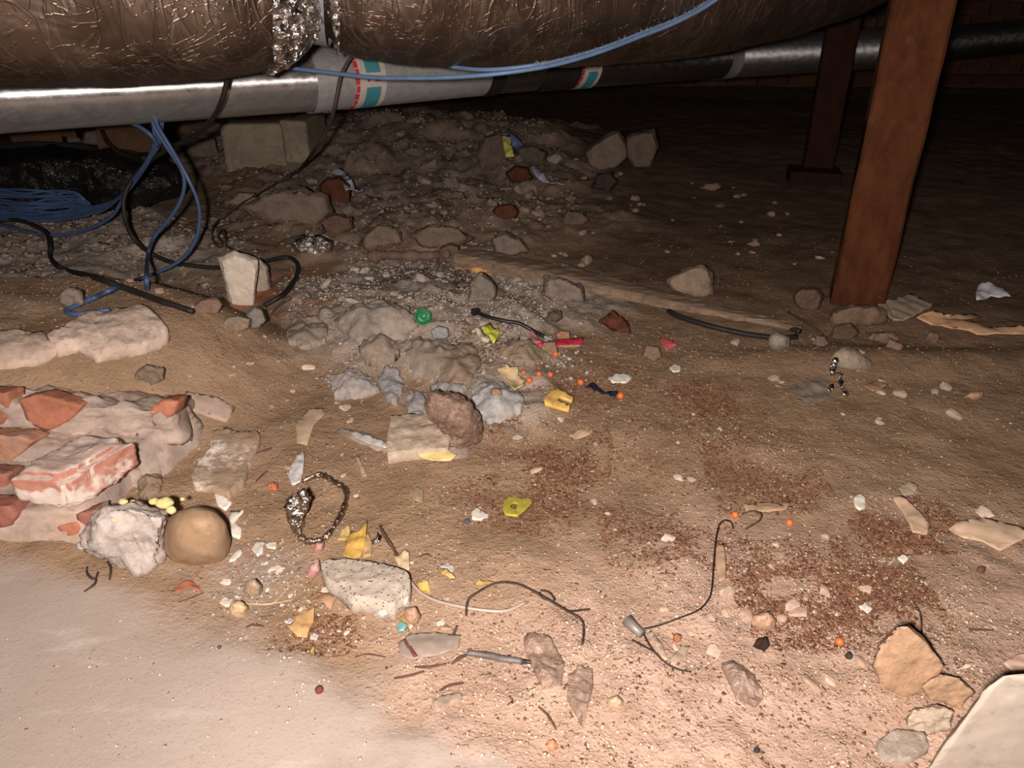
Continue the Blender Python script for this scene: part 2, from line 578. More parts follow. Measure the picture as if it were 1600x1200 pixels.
def plate_bm(outline, h=0.01, thick=None, dens=9, rough=0.0, rfreq=30.0, dome=0.0, ragged=0.0, slab=True, holes=(), hfun=None):
    """a slab or sheet lying on the dirt: its upper outline as the photo shows it, h above the floor.
    slab: sides go down into the dirt; otherwise a sheet thick metres thick"""
    SEED[0] += 1
    w = max(p[0] for p in outline) - min(p[0] for p in outline)
    hh = max(p[1] for p in outline) - min(p[1] for p in outline)
    step = max(w, hh) / dens
    o2 = densify(outline, step)
    if ragged:
        rr = random.Random(SEED[0])
        o2 = [(x + rr.uniform(-1, 1) * ragged, y + rr.uniform(-1, 1) * ragged * 0.6) for x, y in o2]
    W = G([p[0] for p in o2], [p[1] for p in o2], h)
    loops = [[(p[0], p[1]) for p in W]]
    for ho in holes:
        hd = densify(ho, step)
        Wh = G([p[0] for p in hd], [p[1] for p in hd], h)
        loops.append([(p[0], p[1]) for p in Wh])
    vs, es = [], []
    for lp in loops:
        b = len(vs)
        vs += [Vector(p) for p in lp]
        es += [(b + i, b + (i + 1) % len(lp)) for i in range(len(lp))]
    # interior points
    xs = [v.x for v in vs]; ys = [v.y for v in vs]
    gx = max(1e-4, (max(xs) - min(xs)) / dens); gy = max(1e-4, (max(ys) - min(ys)) / dens)
    nb = len(vs)
    rr = random.Random(SEED[0] + 5)
    for i in range(dens + 1):
        for j in range(dens + 1):
            x = min(xs) + gx * (i + rr.uniform(-.3, .3)); y = min(ys) + gy * (j + rr.uniform(-.3, .3))
            vs.append(Vector((x, y)))
    faces_in = []
    b = 0
    for lp in loops:
        faces_in.append(list(range(b, b + len(lp)))); b += len(lp)
    res = delaunay_2d_cdt(vs, es, faces_in, 2 if holes else 1, 1e-7)
    ov, oe, of = res[0], res[1], res[2]
    if holes:
        # drop triangles inside a hole
        def ins(x, y, lp):
            r = False
            for i in range(len(lp)):
                x0, y0 = lp[i]; x1, y1 = lp[(i + 1) % len(lp)]
                if (y0 > y) != (y1 > y) and x < (x1 - x0) * (y - y0) / (y1 - y0) + x0:
                    r = not r
            return r
        keep = []
        for f in of:
            cx = sum(ov[i].x for i in f) / len(f); cy = sum(ov[i].y for i in f) / len(f)
            if ins(cx, cy, loops[0]) and not any(ins(cx, cy, l) for l in loops[1:]):
                keep.append(f)
        of = keep
    X = np.array([v.x for v in ov]); Y = np.array([v.y for v in ov])
    # smooth base under the sheet so that it does not copy every grain
    Zg = gz(X, Y)
    Zm = np.median(Zg)
    used = set(i for f in of for i in f)
    bx = np.array([p[0] for p in loops[0]]); by = np.array([p[1] for p in loops[0]])
    bm = bmesh.new()
    top = {}; bot = {}
    size = max(max(xs) - min(xs), max(ys) - min(ys))
    off = SEED[0] * 1.7
    for i in used:
        x, y = X[i], Y[i]
        de = float(np.min(np.hypot(bx - x, by - y))) / size
        z = Zg[i] + h
        if dome:
            z += dome * min(1.0, de * 4)
        if rough:
            z += rough * (mnoise.fractal(Vector((x * rfreq, y * rfreq, off)), 0.8, 2.1, 3))
        if hfun:
            z += hfun(x, y, de)
        top[i] = bm.verts.new((x, y, z))
        bot[i] = bm.verts.new((x, y, (Zg[i] - 0.012) if slab else z - (thick or 0.001)))
    for f in of:
        try:
            bm.faces.new([top[i] for i in f]); bm.faces.new([bot[i] for i in f][::-1])
        except ValueError:
            pass
    be = {}
    for f in of:
        for a, b_ in zip(f, f[1:] + f[:1]):
            k = (min(a, b_), max(a, b_))
            be.setdefault(k, []).append((a, b_))
    for k, l in be.items():
        if len(l) == 1:
            a, b_ = l[0]
            try:
                bm.faces.new((top[b_], top[a], bot[a], bot[b_]))
            except ValueError:
                pass
    c = Vector((float(np.mean(bx)), float(np.mean(by)), float(Zm) + h))
    return bm, c, size

def plate(name, outline, rgb, label=None, cat=None, h=0.01, parent=None, group=None, mat=None, slab=True, kind='stone', cosf=None, smooth=True, matkw=None, **kw):
    if len(outline) == 4 and not isinstance(outline[0], tuple):
        outline = outline_bbox(*outline, seed=SEED[0])
    bm, c, size = plate_bm(outline, h, slab=slab, **kw)
    if mat is None:
        a = alb(rgb, c, cosf or 'flat')
        if kind == 'stone':
            mat = stone_mat(a, scale=min(140, 4.5 / size), **(matkw or {}))
        else:
            mat = flat_mat(a, scale=min(120, 2.5 / size), name=kind, **(matkw or {}))
    o = add_bm(name, bm, mat, parent, smooth=smooth)
    if label: tag(o, label, cat, group)
    return o

def box_bm(bm, size, M, bev=0.0, jit=0.0, cuts=0):
    r = bmesh.ops.create_cube(bm, size=1.0)
    vs = r['verts']
    for v in vs:
        v.co = Vector((v.co.x * size[0], v.co.y * size[1], v.co.z * size[2]))
    es = list({e for v in vs for e in v.link_edges})
    if bev:
        b = bmesh.ops.bevel(bm, geom=es, offset=bev, segments=2, affect='EDGES', profile=0.6)
        vs = list({v for f in b['faces'] for v in f.verts})
        vs = list({v for f in bm.faces for v in f.verts if v in vs or True}) if len(bm.faces) < 60 else vs
    for v in vs:
        if jit:
            v.co += Vector((random.uniform(-jit, jit), random.uniform(-jit, jit), random.uniform(-jit, jit)))
        v.co = M @ v.co
    return vs

# ================================================================== THE SETTING
def build_floor():
    nv = NR * NC
    co = np.empty((nv, 3), np.float32)
    co[:, 0] = GX2.ravel(); co[:, 1] = GY2.ravel(); co[:, 2] = GZ2.ravel()
    j, i = np.meshgrid(np.arange(NR - 1), np.arange(NC - 1), indexing='ij')
    a = (j * NC + i).ravel()
    quads = np.stack([a, a + 1, a + NC + 1, a + NC], 1).astype(np.int32)
    me = bpy.data.meshes.new('floor')
    me.vertices.add(nv); me.vertices.foreach_set('co', co.ravel())
    nf = len(quads)
    me.loops.add(nf * 4); me.loops.foreach_set('vertex_index', quads.ravel())
    me.polygons.add(nf)
    me.polygons.foreach_set('loop_start', np.arange(0, nf * 4, 4, dtype=np.int32))
    me.polygons.foreach_set('loop_total', np.full(nf, 4, np.int32))
    me.update(calc_edges=True)
    me.polygons.foreach_set('use_smooth', np.ones(nf, bool))
    F = FIELDS
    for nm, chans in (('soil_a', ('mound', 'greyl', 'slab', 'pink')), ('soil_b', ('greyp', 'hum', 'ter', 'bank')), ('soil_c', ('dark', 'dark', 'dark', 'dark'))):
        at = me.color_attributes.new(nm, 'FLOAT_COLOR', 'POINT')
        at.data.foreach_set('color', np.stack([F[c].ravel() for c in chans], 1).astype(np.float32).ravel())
    t = NT('crawlspace_dirt')
    v = t.coord()
    n1 = t.noise(v, 2.3, 4, 0.6)
    n2 = t.noise(v, 13, 6, 0.62)
    n3 = t.noise(v, 75, 4, 0.6)
    n4 = t.noise(v, 300, 2, 0.6)
    vo = t.voro(v, 120)
    voc = t.n('ShaderNodeTexVoronoi'); voc.inputs['Scale'].default_value = 120
    t.link(v, voc.inputs['Vector'])
    sa = t.n('ShaderNodeAttribute'); sa.attribute_name = 'soil_a'
    sb = t.n('ShaderNodeAttribute'); sb.attribute_name = 'soil_b'
    def chans(nd):
        s = t.n('ShaderNodeSeparateColor'); t.link(nd.outputs['Color'], s.inputs[0])
        return s.outputs[0], s.outputs[1], s.outputs[2], nd.outputs['Alpha']
    mound, greyl, slab, pink = chans(sa)
    greyp, hum, ter, bank = chans(sb)
    dirt = t.mix(t.ramp(n2, 0.28, 0.72), (0.255, 0.166, 0.100), (0.365, 0.248, 0.160))
    dirt = t.mix(t.ramp(n1, 0.45, 0.7, 0, 0.45), dirt, (0.42, 0.288, 0.188))
    ash = t.mix(t.ramp(n2, 0.3, 0.7), (0.27, 0.225, 0.185), (0.50, 0.435, 0.375))
    ash = t.mix(t.ramp(n3, 0.48, 0.7, 0, 0.6), ash, (0.56, 0.50, 0.44))
    ash = t.mix(t.ramp(n1, 0.5, 0.62, 0, 0.55), ash, (0.33, 0.235, 0.16))
    rub = t.mix(t.ramp(n2, 0.3, 0.7), (0.18, 0.128, 0.093), (0.36, 0.285, 0.23))
    smooth_c = t.mix(t.ramp(n1, 0.35, 0.65), (0.37, 0.305, 0.262), (0.43, 0.365, 0.318))
    streak = t.noise(t.coord((3.2, 9.0, 1)), 2.2, 5, 0.65)
    smooth_c = t.mix(t.ramp(streak, 0.56, 0.74, 0, 0.7), smooth_c, (0.52, 0.46, 0.41))
    smooth_c = t.mix(t.ramp(streak, 0.42, 0.28, 0, 0.35), smooth_c, (0.36, 0.275, 0.21))
    pk = t.mix(t.ramp(n2, 0.3, 0.7), (0.42, 0.284, 0.217), (0.545, 0.385, 0.305))
    pk = t.mix(t.ramp(n3, 0.5, 0.72, 0, 0.5), pk, (0.62, 0.475, 0.38))
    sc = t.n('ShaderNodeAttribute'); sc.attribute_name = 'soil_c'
    dark_dirt = t.mix(t.ramp(n2, 0.28, 0.72), (0.125, 0.078, 0.050), (0.205, 0.135, 0.090))  # darker dirt colour for the far right ground
    dirt = t.mix(t.math('MULTIPLY', chans(sc)[0], t.ramp(n1, 0.25, 0.5, 0.7, 1.0)), dirt, dark_dirt)
    c = t.mix(bank, dirt, rub)
    c = t.mix(greyl, c, ash)
    c = t.mix(mound, c, ash)
    c = t.mix(t.math('MULTIPLY', pink, 0.9), c, pk)
    c = t.mix(t.math('MULTIPLY', greyp, t.ramp(n3, 0.3, 0.6)), c, (0.36, 0.315, 0.275))
    c = t.mix(t.math('MULTIPLY', ter, t.ramp(n2, 0.4, 0.62)), c, (0.36, 0.15, 0.075))
    c = t.mix(t.math('MULTIPLY', hum, t.ramp(n3, 0.35, 0.6)), c, (0.07, 0.045, 0.032))
    c = t.mix(slab, c, smooth_c)
    # grains of grit in the dirt, some pale, some dark
    grit = t.math('MULTIPLY', t.ramp(vo, 0.10, 0.20, 1, 0), t.math('SUBTRACT', 1.0, t.math('MULTIPLY', slab, 0.85)))
    s2 = t.n('ShaderNodeSeparateColor'); t.link(voc.outputs['Color'], s2.inputs[0])
    c = t.mix(t.math('MULTIPLY', grit, t.ramp(s2.outputs[0], 0.80, 0.86)), c, (0.62, 0.51, 0.41))
    c = t.mix(t.math('MULTIPLY', grit, t.ramp(s2.outputs[1], 0.82, 0.87, 0, 0.8)), c, (0.14, 0.075, 0.045))
    c = t.mix(t.ramp(n4, 0.58, 0.75, 0, 0.4), c, (0.2, 0.13, 0.085))
    rough_k = t.math('SUBTRACT', 1.0, t.math('MULTIPLY', slab, 0.8))
    h = t.math('ADD', t.math('MULTIPLY', n2, 0.007), t.math('ADD', t.math('MULTIPLY', n3, 0.0042), t.math('MULTIPLY', n4, 0.0012)))
    h = t.math('ADD', h, t.math('MULTIPLY', t.ramp(vo, 0.0, 0.4, 1, 0), 0.0012))
    h = t.math('MULTIPLY', h, rough_k)
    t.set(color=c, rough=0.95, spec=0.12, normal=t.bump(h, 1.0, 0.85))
    me.materials.append(t.m)
    o = bpy.data.objects.new('floor', me)
    C.objects.link(o)
    tag(o, 'uneven brown dirt floor with caked grey mortar and a smooth pale slab', kind='structure')
    return o
floor_o = build_floor()

def box_obj(name, size, loc, rz, mat, parent=None, bev=0.004, jit=0.0, tilt=(0, 0), smooth=False):
    bm = bmesh.new()
    r = bmesh.ops.create_cube(bm, size=1.0)
    for v in bm.verts:
        v.co = Vector((v.co.x * size[0], v.co.y * size[1], v.co.z * size[2]))
    if bev:
        bmesh.ops.bevel(bm, geom=bm.edges[:], offset=bev, segments=2, affect='EDGES', profile=0.6)
    if jit:
        for v in bm.verts:
            v.co += Vector([random.uniform(-jit, jit) for _ in range(3)])
    M = Matrix.Translation(loc) @ Matrix.Rotation(rz, 4, 'Z') @ Matrix.Rotation(tilt[0], 4, 'X') @ Matrix.Rotation(tilt[1], 4, 'Y')
    bm.transform(M)
    return add_bm(name, bm, mat, parent, smooth)

# ---- the far brick wall
WALL_Y = 6.3
wall_mortar = stone_mat((0.13, 0.095, 0.075), name='old_mortar', scale=8, speck=0.2)
wb = box_obj('wall_back', (11.0, 0.22, 1.35), Vector((0, WALL_Y + 0.125, 0.60)), 0, wall_mortar, bev=0)
tag(wb, 'dim old brick wall at the far end of the crawlspace', kind='structure')
bricks_m = [stone_mat(c, name='far_brick', scale=6, speck=0.25) for c in ((0.17, 0.07, 0.045), (0.13, 0.055, 0.04), (0.19, 0.10, 0.07))]
protos = []
for k in range(3):
    bm = bmesh.new(); bmesh.ops.create_cube(bm, size=1.0)
    for v in bm.verts:
        v.co = Vector((v.co.x * 0.222, v.co.y * 0.05, v.co.z * 0.068)) + Vector([random.uniform(-.004, .004) for _ in range(3)])
    me = bpy.data.meshes.new('brick'); bm.to_mesh(me); bm.free(); me.materials.append(bricks_m[k]); protos.append(me)
wl = world_loc(wb)
for row in range(11):
    for col in range(19):
        b = bpy.data.objects.new('brick', protos[random.randrange(3)])
        b.parent = wb
        b.location = Vector((0.35 + 0.234 * col + (0.117 if row % 2 else 0), WALL_Y + random.uniform(-0.006, 0.004), 0.05 + 0.08 * row)) - wl
        C.objects.link(b)

# ================================================================== FOIL DUCT
DUCT = np.array([(-500, 152, 1.15, .172), (0, 137, 1.33, .175), (200, 134, 1.42, .175), (330, 125, 1.48, .17), (420, 108, 1.52, .158),
                 (465, 72, 1.54, .124), (485, 52, 1.55, .108), (512, 56, 1.555, .108), (530, 78, 1.57, .135), (570, 95, 1.59, .152), (640, 104, 1.62, .17), (760, 109, 1.68, .18),
                 (880, 107, 1.74, .186), (1000, 99, 1.80, .19), (1100, 86, 1.86, .19), (1200, 63, 1.92, .188), (1300, 28, 2.0, .185), (1380, -8, 2.08, .18), (1560, -110, 2.3, .18)], float)
def duct_at(px):
    b = np.interp(px, DUCT[:, 0], DUCT[:, 1]); d = 1 / np.interp(px, DUCT[:, 0], 1 / DUCT[:, 2]); R = np.interp(px, DUCT[:, 0], DUCT[:, 3])
    P = D(px, b, d)
    return P + Vector((0, 0, R)), R

def swept(name, p0, p1, N, M, at, mat, parent, rfun, smooth=True, th0=0.0, th1=2 * math.pi, closed=True, label=None):
    """a jacket swept along a pipe or duct; rfun(s, th, R) gives the radius; th = 0 faces the torch, th grows upward"""
    bm = bmesh.new()
    rings = []
    pxs = [p0 + (p1 - p0) * i / (N - 1) for i in range(N)]
    cs = [at(p) for p in pxs]
    S = 0.0
    for i in range(N):
        c, R = cs[i]
        t = (cs[min(i + 1, N - 1)][0] - cs[max(i - 1, 0)][0]).normalized()
        up = Vector((0, 0, 1)); side = t.cross(up).normalized()
        if side.y > 0: side = -side
        up2 = side.cross(t).normalized()
        if up2.z < 0: up2 = -up2
        if i: S += (c - cs[i - 1][0]).length
        ring = []
        for k in range(M if closed else M + 1):
            th = th0 + (th1 - th0) * k / M
            r = rfun(S, th, R)
            ring.append(bm.verts.new(c + (side * math.cos(th) + up2 * math.sin(th)) * r))
        rings.append(ring)
    m = len(rings[0])
    for i in range(N - 1):
        for k in range(m if closed else m - 1):
            bm.faces.new((rings[i][k], rings[i][(k + 1) % m], rings[i + 1][(k + 1) % m], rings[i + 1][k]))
    o = add_bm(name, bm, mat, parent, smooth)
    if label: o['label'] = label
    return o

def foil_jacket_mat():
    t = NT('foil_jacket')
    v = t.coord()
    def lines(sc, k, w, dist):
        n = t.noise(t.coord(sc), k, 2, 0.5, dist)
        return t.ramp(t.math('ABSOLUTE', t.math('SUBTRACT', n, 0.5)), 0.0, w, 1.0, 0.0)
    l1 = lines((1.0, 0.6, 0.35), 9.0, 0.030, 1.5)
    l2 = lines((0.8, 1.0, 1.3), 13.0, 0.022, 2.2)
    l3 = lines((1.6, 0.5, 0.25), 16.0, 0.05, 0.6)
    a = t.noise(v, 7, 3, 0.5, 0.8)
    ln = t.math('ADD', t.math('MULTIPLY', l1, 0.6), t.math('ADD', t.math('MULTIPLY', l2, 0.35), t.math('MULTIPLY', l3, 0.35)))
    h = t.math('ADD', t.math('MULTIPLY', a, 0.010), t.math('MULTIPLY', ln, 0.0016))
    col = t.mix(t.ramp(a, 0.3, 0.7), (0.165, 0.120, 0.092), (0.245, 0.185, 0.146))
    col = t.mix(t.math('MULTIPLY', ln, 0.35), col, (0.55, 0.46, 0.38))
    return t.set(color=col, metal=0.92, rough=0.38, normal=t.bump(h, 1.0, 0.9))
FOILJ = foil_jacket_mat()
SHINY = foil_mat((0.86, 0.84, 0.82), 0.13, 0.012, 55, 'shiny_foil')

duct = empty('insulated_duct', duct_at(500)[0], 'fat foil-wrapped insulated duct pinched by a grey strap, hanging above', 'duct')
def rj(sd):
    def f(S, th, R):
        x = S * 1.0
        n = 1 - abs(2 * mnoise.noise(Vector((x * 9, th * 0.8, sd))))
        n2 = mnoise.fractal(Vector((x * 16, th * 3.0, sd + 9)), 0.8, 2.0, 4)
        n3 = mnoise.noise(Vector((x * 2.2, th * 1.1, sd + 5)))
        return R * (1 + 0.03 * n3) + 0.0040 * (n - 0.6) * (1 if R > 0.13 else 0.4) + 0.0012 * n2
    return f
swept('foil_jacket', -500, 478, 300, 110, duct_at, FOILJ, duct, rj(1.3))
swept('foil_jacket', 508, 1560, 330, 110, duct_at, FOILJ, duct, rj(7.7))
def rc(sd, amp, base):
    def f(S, th, R):
        return R + base + amp * mnoise.cell(Vector((S * 95, th * 16, sd))) + amp * 0.9 * mnoise.noise(Vector((S * 50, th * 9, sd)))
    return f
swept('foil_cuff', 408, 464, 16, 90, duct_at, SHINY, duct, rc(2.2, 0.007, 0.005), smooth=False, label='crumpled shiny foil tape cuff at the pinch')
swept('foil_cuff', 519, 538, 6, 90, duct_at, SHINY, duct, rc(5.2, 0.006, 0.004), smooth=False, label='crumpled shiny foil tape cuff at the pinch')
TAPE = flat_mat((0.30, 0.315, 0.34), 0.38, 0.1, 20, 0.0006, 'grey_tape', 0.5, 0.15)
def strap_at(px):
    c, R = duct_at(500)
    t = (duct_at(510)[0] - duct_at(490)[0]).normalized()
    return c + t * (px - 490) * 0.00145, 0.127
swept('strap', 470, 514, 8, 64, strap_at, TAPE, duct, lambda S, th, R: R + 0.002 * mnoise.noise(Vector((S * 30, th * 2, 4))), label='smooth grey tape strap')

# ================================================================== FLUE PIPE
PIPE = np.array([(-200, 226, 1.52), (0, 207, 1.67), (480, 173, 2.03), (780, 144.5, 2.4), (1130, 121, 3.0), (1395, 104, 3.45), (1500, 91, 3.75), (1760, 62, 4.3)], float)
PR = 0.080
def pipe_at(px, r=PR):
    b = np.interp(px, PIPE[:, 0], PIPE[:, 1]); d = 1 / np.interp(px, PIPE[:, 0], 1 / PIPE[:, 2])
    cy = b - r * FPX / d
    return D(px, cy, d), r
def galv(name, c0, c1, rough=0.33, bumpd=0.0006, metal=0.95, aniso=0.94):
    t = NT(name)
    st = t.noise(t.coord((1.2, 16, 16)), 4.0, 5, 0.7)
    v = t.coord()
    sp = t.noise(v, 26, 5, 0.65, 0.4)
    col = t.mix(t.ramp(st, 0.3, 0.7), c0, c1)
    col = t.mix(t.ramp(sp, 0.5, 0.75, 0, 0.22), col, mul(c0, 0.6))
    t.b.inputs['Anisotropic'].default_value = aniso
    tv = t.n('ShaderNodeCombineXYZ')
    for k_, v_ in enumerate((0.846, 0.534, 0.0)): tv.inputs[k_].default_value = v_
    t.link(tv.outputs[0], t.b.inputs['Tangent'])
    return t.set(color=col, metal=metal, rough=t.ramp(st, 0.3, 0.7, rough - 0.04, rough + 0.10), normal=t.bump(st, bumpd, 0.6))
GALV1 = galv('galvanised_dull', (0.58, 0.57, 0.57), (0.80, 0.79, 0.78), 0.32, 0.00025, 0.82)
GALV2 = galv('galvanised_pale', (0.48, 0.48, 0.48), (0.60, 0.60, 0.60), 0.42, 0.0002, 0.45, 0.3)
GALV3 = galv('galvanised_bright', (0.74, 0.74, 0.75), (0.84, 0.84, 0.84), 0.46, 0.00005)
GALV4 = galv('galvanised_dark_reflect', (0.30, 0.29, 0.285), (0.40, 0.39, 0.38), 0.30, 0.0001)  # same galvanised metal, its dark reflections put into a darker colour
DARKBAND = flat_mat((0.022, 0.02, 0.02), 0.6, 0.2, 30, 0.001, 'black_tape')
pipe = empty('flue_pipe', pipe_at(480)[0], 'long galvanised flue pipe with collars and taped joints below the foil duct', 'pipe')
rr0 = lambda k: (lambda S, th, R: R + k)
for p0, p1, m, k in ((-200, 486, GALV1, -0.002), (482, 762, GALV2, 0.0), (750, 1132, GALV4, -0.002), (1126, 1396, GALV3, 0.0), (1390, 1760, GALV4, -0.002)):
    swept('pipe_section', p0, p1, 60, 56, pipe_at, m, pipe, rr0(k))
swept('collar', 477, 503, 8, 56, pipe_at, GALV2, pipe, rr0(0.0035), label='pale metal joint collar')
swept('collar_rim', 501, 509, 6, 56, pipe_at, GALV2, pipe, lambda S, th, R: R + 0.0062, label='raised rim of the collar')
swept('joint_tape', 745, 767, 5, 56, pipe_at, DARKBAND, pipe, rr0(0.002), label='black tape round the joint')
swept('joint_tape', 832, 884, 5, 56, pipe_at, DARKBAND, pipe, rr0(0.0016), label='dark tape round the joint')
swept('joint_tape', 1120, 1140, 5, 56, pipe_at, TAPE, pipe, rr0(0.002), label='grey tape round the joint')
swept('collar', 1388, 1396, 5, 56, pipe_at, GALV2, pipe, rr0(0.004), label='narrow bead at the far joint')
# printed wrap labels: white with teal blocks, a ragged red edge, red dashes (flat print on a thin wrap)
WHITE = flat_mat((0.62, 0.57, 0.52), 0.55, 0.08, 40, 0.0002, 'label_white')
TEAL = flat_mat((0.07, 0.30, 0.36), 0.55, 0.12, 40, 0.0002, 'label_teal')
RED = flat_mat((0.60, 0.05, 0.07), 0.55, 0.1, 40, 0.0002, 'label_red')
def wrap(p0, p1, a0, a1, mat, k, parent, name, n=5, m=14):
    return swept(name, p0, p1, n, m, pipe_at, mat, parent, rr0(k), th0=math.radians(a0), th1=math.radians(a1), closed=False)
for x0, w in ((531, 49), (884, 32)):
    lb = wrap(x0 + 0.06 * w, x0 + w, -100, 85, WHITE, 0.0012, pipe, 'wrap_label', 6, 40)
    lb['label'] = 'white wrap label with teal blocks and red marks'
    for a0, a1 in ((-75, -14), (12, 70)):
        wrap(x0 + 0.38 * w, x0 + 0.84 * w, a0, a1, TEAL, 0.0018, lb, 'print_block')
    for k in range(12):
        a = -98 + k * 15
        wrap(x0 + 0.03 * w + (k % 2) * 0.03 * w, x0 + 0.17 * w, a, a + 13.5, RED, 0.0018, lb, 'print_edge', 3, 3)
    for q0, q1 in ((0.40, 0.48), (0.64, 0.84)):
        wrap(x0 + q0 * w, x0 + q1 * w, -4, 3, RED, 0.0018, lb, 'print_dash', 3, 3)

# ================================================================== TIMBER POSTS
def timber_mat(c0, c1, name, spots=True):
    t = NT(name)
    g = t.noise(t.coord((9, 9, 4)), 3.0, 7, 0.7, 0.3)
    b = t.noise(t.coord(), 9, 5, 0.65)
    col = t.mix(t.ramp(g, 0.3, 0.7), c0, c1)
    col = t.mix(t.ramp(b, 0.56, 0.72, 0, 0.6), col, mul(c0, 0.5))
    if spots:
        s = t.noise(t.coord((1, 1, 1.4)), 19, 2, 0.5)
        col = t.mix(t.ramp(s, 0.67, 0.71, 0, 0.45), col, (0.12, 0.055, 0.034))
    return t.set(color=col, rough=0.85, spec=0.2, normal=t.bump(t.math('ADD', g, t.math('MULTIPLY', b, 0.6)), 0.004, 0.9))
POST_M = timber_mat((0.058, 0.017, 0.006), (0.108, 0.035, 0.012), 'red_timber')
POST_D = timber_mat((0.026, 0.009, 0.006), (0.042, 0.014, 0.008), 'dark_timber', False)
def post(px, py, w, d, yaw, top, label, mat, wander=0.0022):
    P = G1(px, py); P.y += d * 0.5
    e = empty('timber_post', Vector((P.x, P.y, float(gz(P.x, P.y)))), label, 'post')
    bm = bmesh.new(); n = 26
    rings = []
    for i in range(n):
        z = P.z - 0.05 + (top + 0.05) * i / (n - 1)
        r = []
        pr = []
        c = 0.006
        hw, hd = w / 2, d / 2
        for (x, y) in ((-hw + c, -hd), (-hw/3, -hd), (hw/3, -hd), (hw - c, -hd), (hw, -hd + c), (hw, hd - c), (hw - c, hd), (-hw + c, hd), (-hw, hd - c), (-hw, -hd + c)):
            x += wander * mnoise.noise(Vector((x * 40, y * 40, z * 14))); y += wander * mnoise.noise(Vector((y * 40, x * 40 + 5, z * 14)))
            q = Matrix.Rotation(yaw, 3, 'Z') @ Vector((x, y, 0))
            r.append(bm.verts.new((P.x + q.x, P.y + q.y, z)))
        rings.append(r)
    m = len(rings[0])
    for i in range(n - 1):
        for k in range(m):
            bm.faces.new((rings[i][k], rings[i][(k + 1) % m], rings[i + 1][(k + 1) % m], rings[i + 1][k]))
    bm.faces.new(rings[0]); bm.faces.new(rings[-1])
    s = add_bm('shaft', bm, mat, e)
    es = s.modifiers.new('edge', 'EDGE_SPLIT'); es.split_angle = math.radians(40)
    return e, P
post1, PP1 = post(1350, 482, 0.122, 0.10, math.radians(-19), 1.05, 'red-brown timber post standing in the dirt at the right', POST_M)
rock('footing_pad', [(1292, 500), (1300, 484), (1325, 478), (1375, 478), (1388, 488), (1384, 508), (1330, 512), (1302, 508)], 0.11, (104, 80, 62), None, parent=post1, amp=0.05)
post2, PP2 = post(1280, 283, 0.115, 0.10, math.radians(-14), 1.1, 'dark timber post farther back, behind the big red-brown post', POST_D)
b = G1(1283, 292)
box_obj('sole_plate', (0.20, 0.16, 0.06), Vector((b.x, b.y + 0.1, b.z + 0.02)), math.radians(-14), POST_D, post2, 0.006)

# concrete pad with the dark stump on it, below the pipe at the back left
pad = empty('concrete_pad', G1(412, 262), 'square pale concrete pad below the pipe at the back', 'pad')
PADM = stone_mat(alb((80, 68, 56), G1(412, 250), 1.05), name='concrete', scale=7, speck=0.25)
F0 = G1(412, 262); Yp = F0.y
ztop = V(412, 194, Yp).z
x0 = V(345, 230, Yp).x; x1 = V(440, 230, Yp).x; x2 = V(478, 230, Yp).x
box_obj('block', (x1 - x0, 0.30, ztop - F0.z + 0.06), Vector(((x0 + x1) / 2, Yp + 0.15, (ztop + F0.z - 0.06) / 2)), math.radians(3), PADM, pad, 0.012, 0.002)
box_obj('block', (x2 - x1 + 0.01, 0.27, ztop - F0.z + 0.07), Vector(((x2 + x1) / 2 + 0.008, Yp + 0.16, (ztop + F0.z - 0.06) / 2 + 0.004)), math.radians(-4), PADM, pad, 0.012, 0.002)
xs0 = V(368, 190, Yp + 0.08).x; xs1 = V(460, 190, Yp + 0.08).x
st = empty('timber_stump', Vector(((xs0 + xs1) / 2, Yp + 0.15, ztop)), 'dark red timber stump standing on the concrete pad', 'stump')
for k in range(2):
    w = (xs1 - xs0) / 2
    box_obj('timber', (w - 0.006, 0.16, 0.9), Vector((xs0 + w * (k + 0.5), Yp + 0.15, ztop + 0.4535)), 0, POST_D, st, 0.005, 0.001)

# ================================================================== BRICK FOOTING, LEFT
MORT = stone_mat((0.42, 0.335, 0.285), name='mortar', scale=9, speck=0.45, bump=0.006)
def brick_mat(c_red, c_patch, lo, hi, name, seed=0.0):
    t = NT(name)
    v = t.coord()
    a = t.noise(v, 26, 5, 0.62)
    mp = t.n('ShaderNodeMapping'); mp.inputs['Location'].default_value = (seed, seed * 2, seed * 3); t.link(v, mp.inputs['Vector'])
    p = t.noise(mp.outputs[0], 11, 5, 0.6, 0.3)
    f = t.noise(v, 160, 3)
    col = t.mix(t.ramp(a, 0.3, 0.7), mul(c_red, 0.78), mul(c_red, 1.2))
    col = t.mix(t.ramp(p, lo, hi), col, c_patch)
    return t.set(color=col, rough=0.92, spec=0.2, normal=t.bump(t.math('ADD', a, t.math('MULTIPLY', f, 0.5)), 0.003, 0.8))
BR_OR = brick_mat((0.40, 0.165, 0.10), (0.37, 0.29, 0.245), 0.56, 0.66, 'brick_orange', 1)
BR_TAN = brick_mat((0.40, 0.215, 0.14), (0.37, 0.29, 0.245), 0.58, 0.7, 'brick_tan', 4)
BR_DK = brick_mat((0.30, 0.125, 0.09), (0.37, 0.29, 0.245), 0.56, 0.68, 'brick_dark', 7)

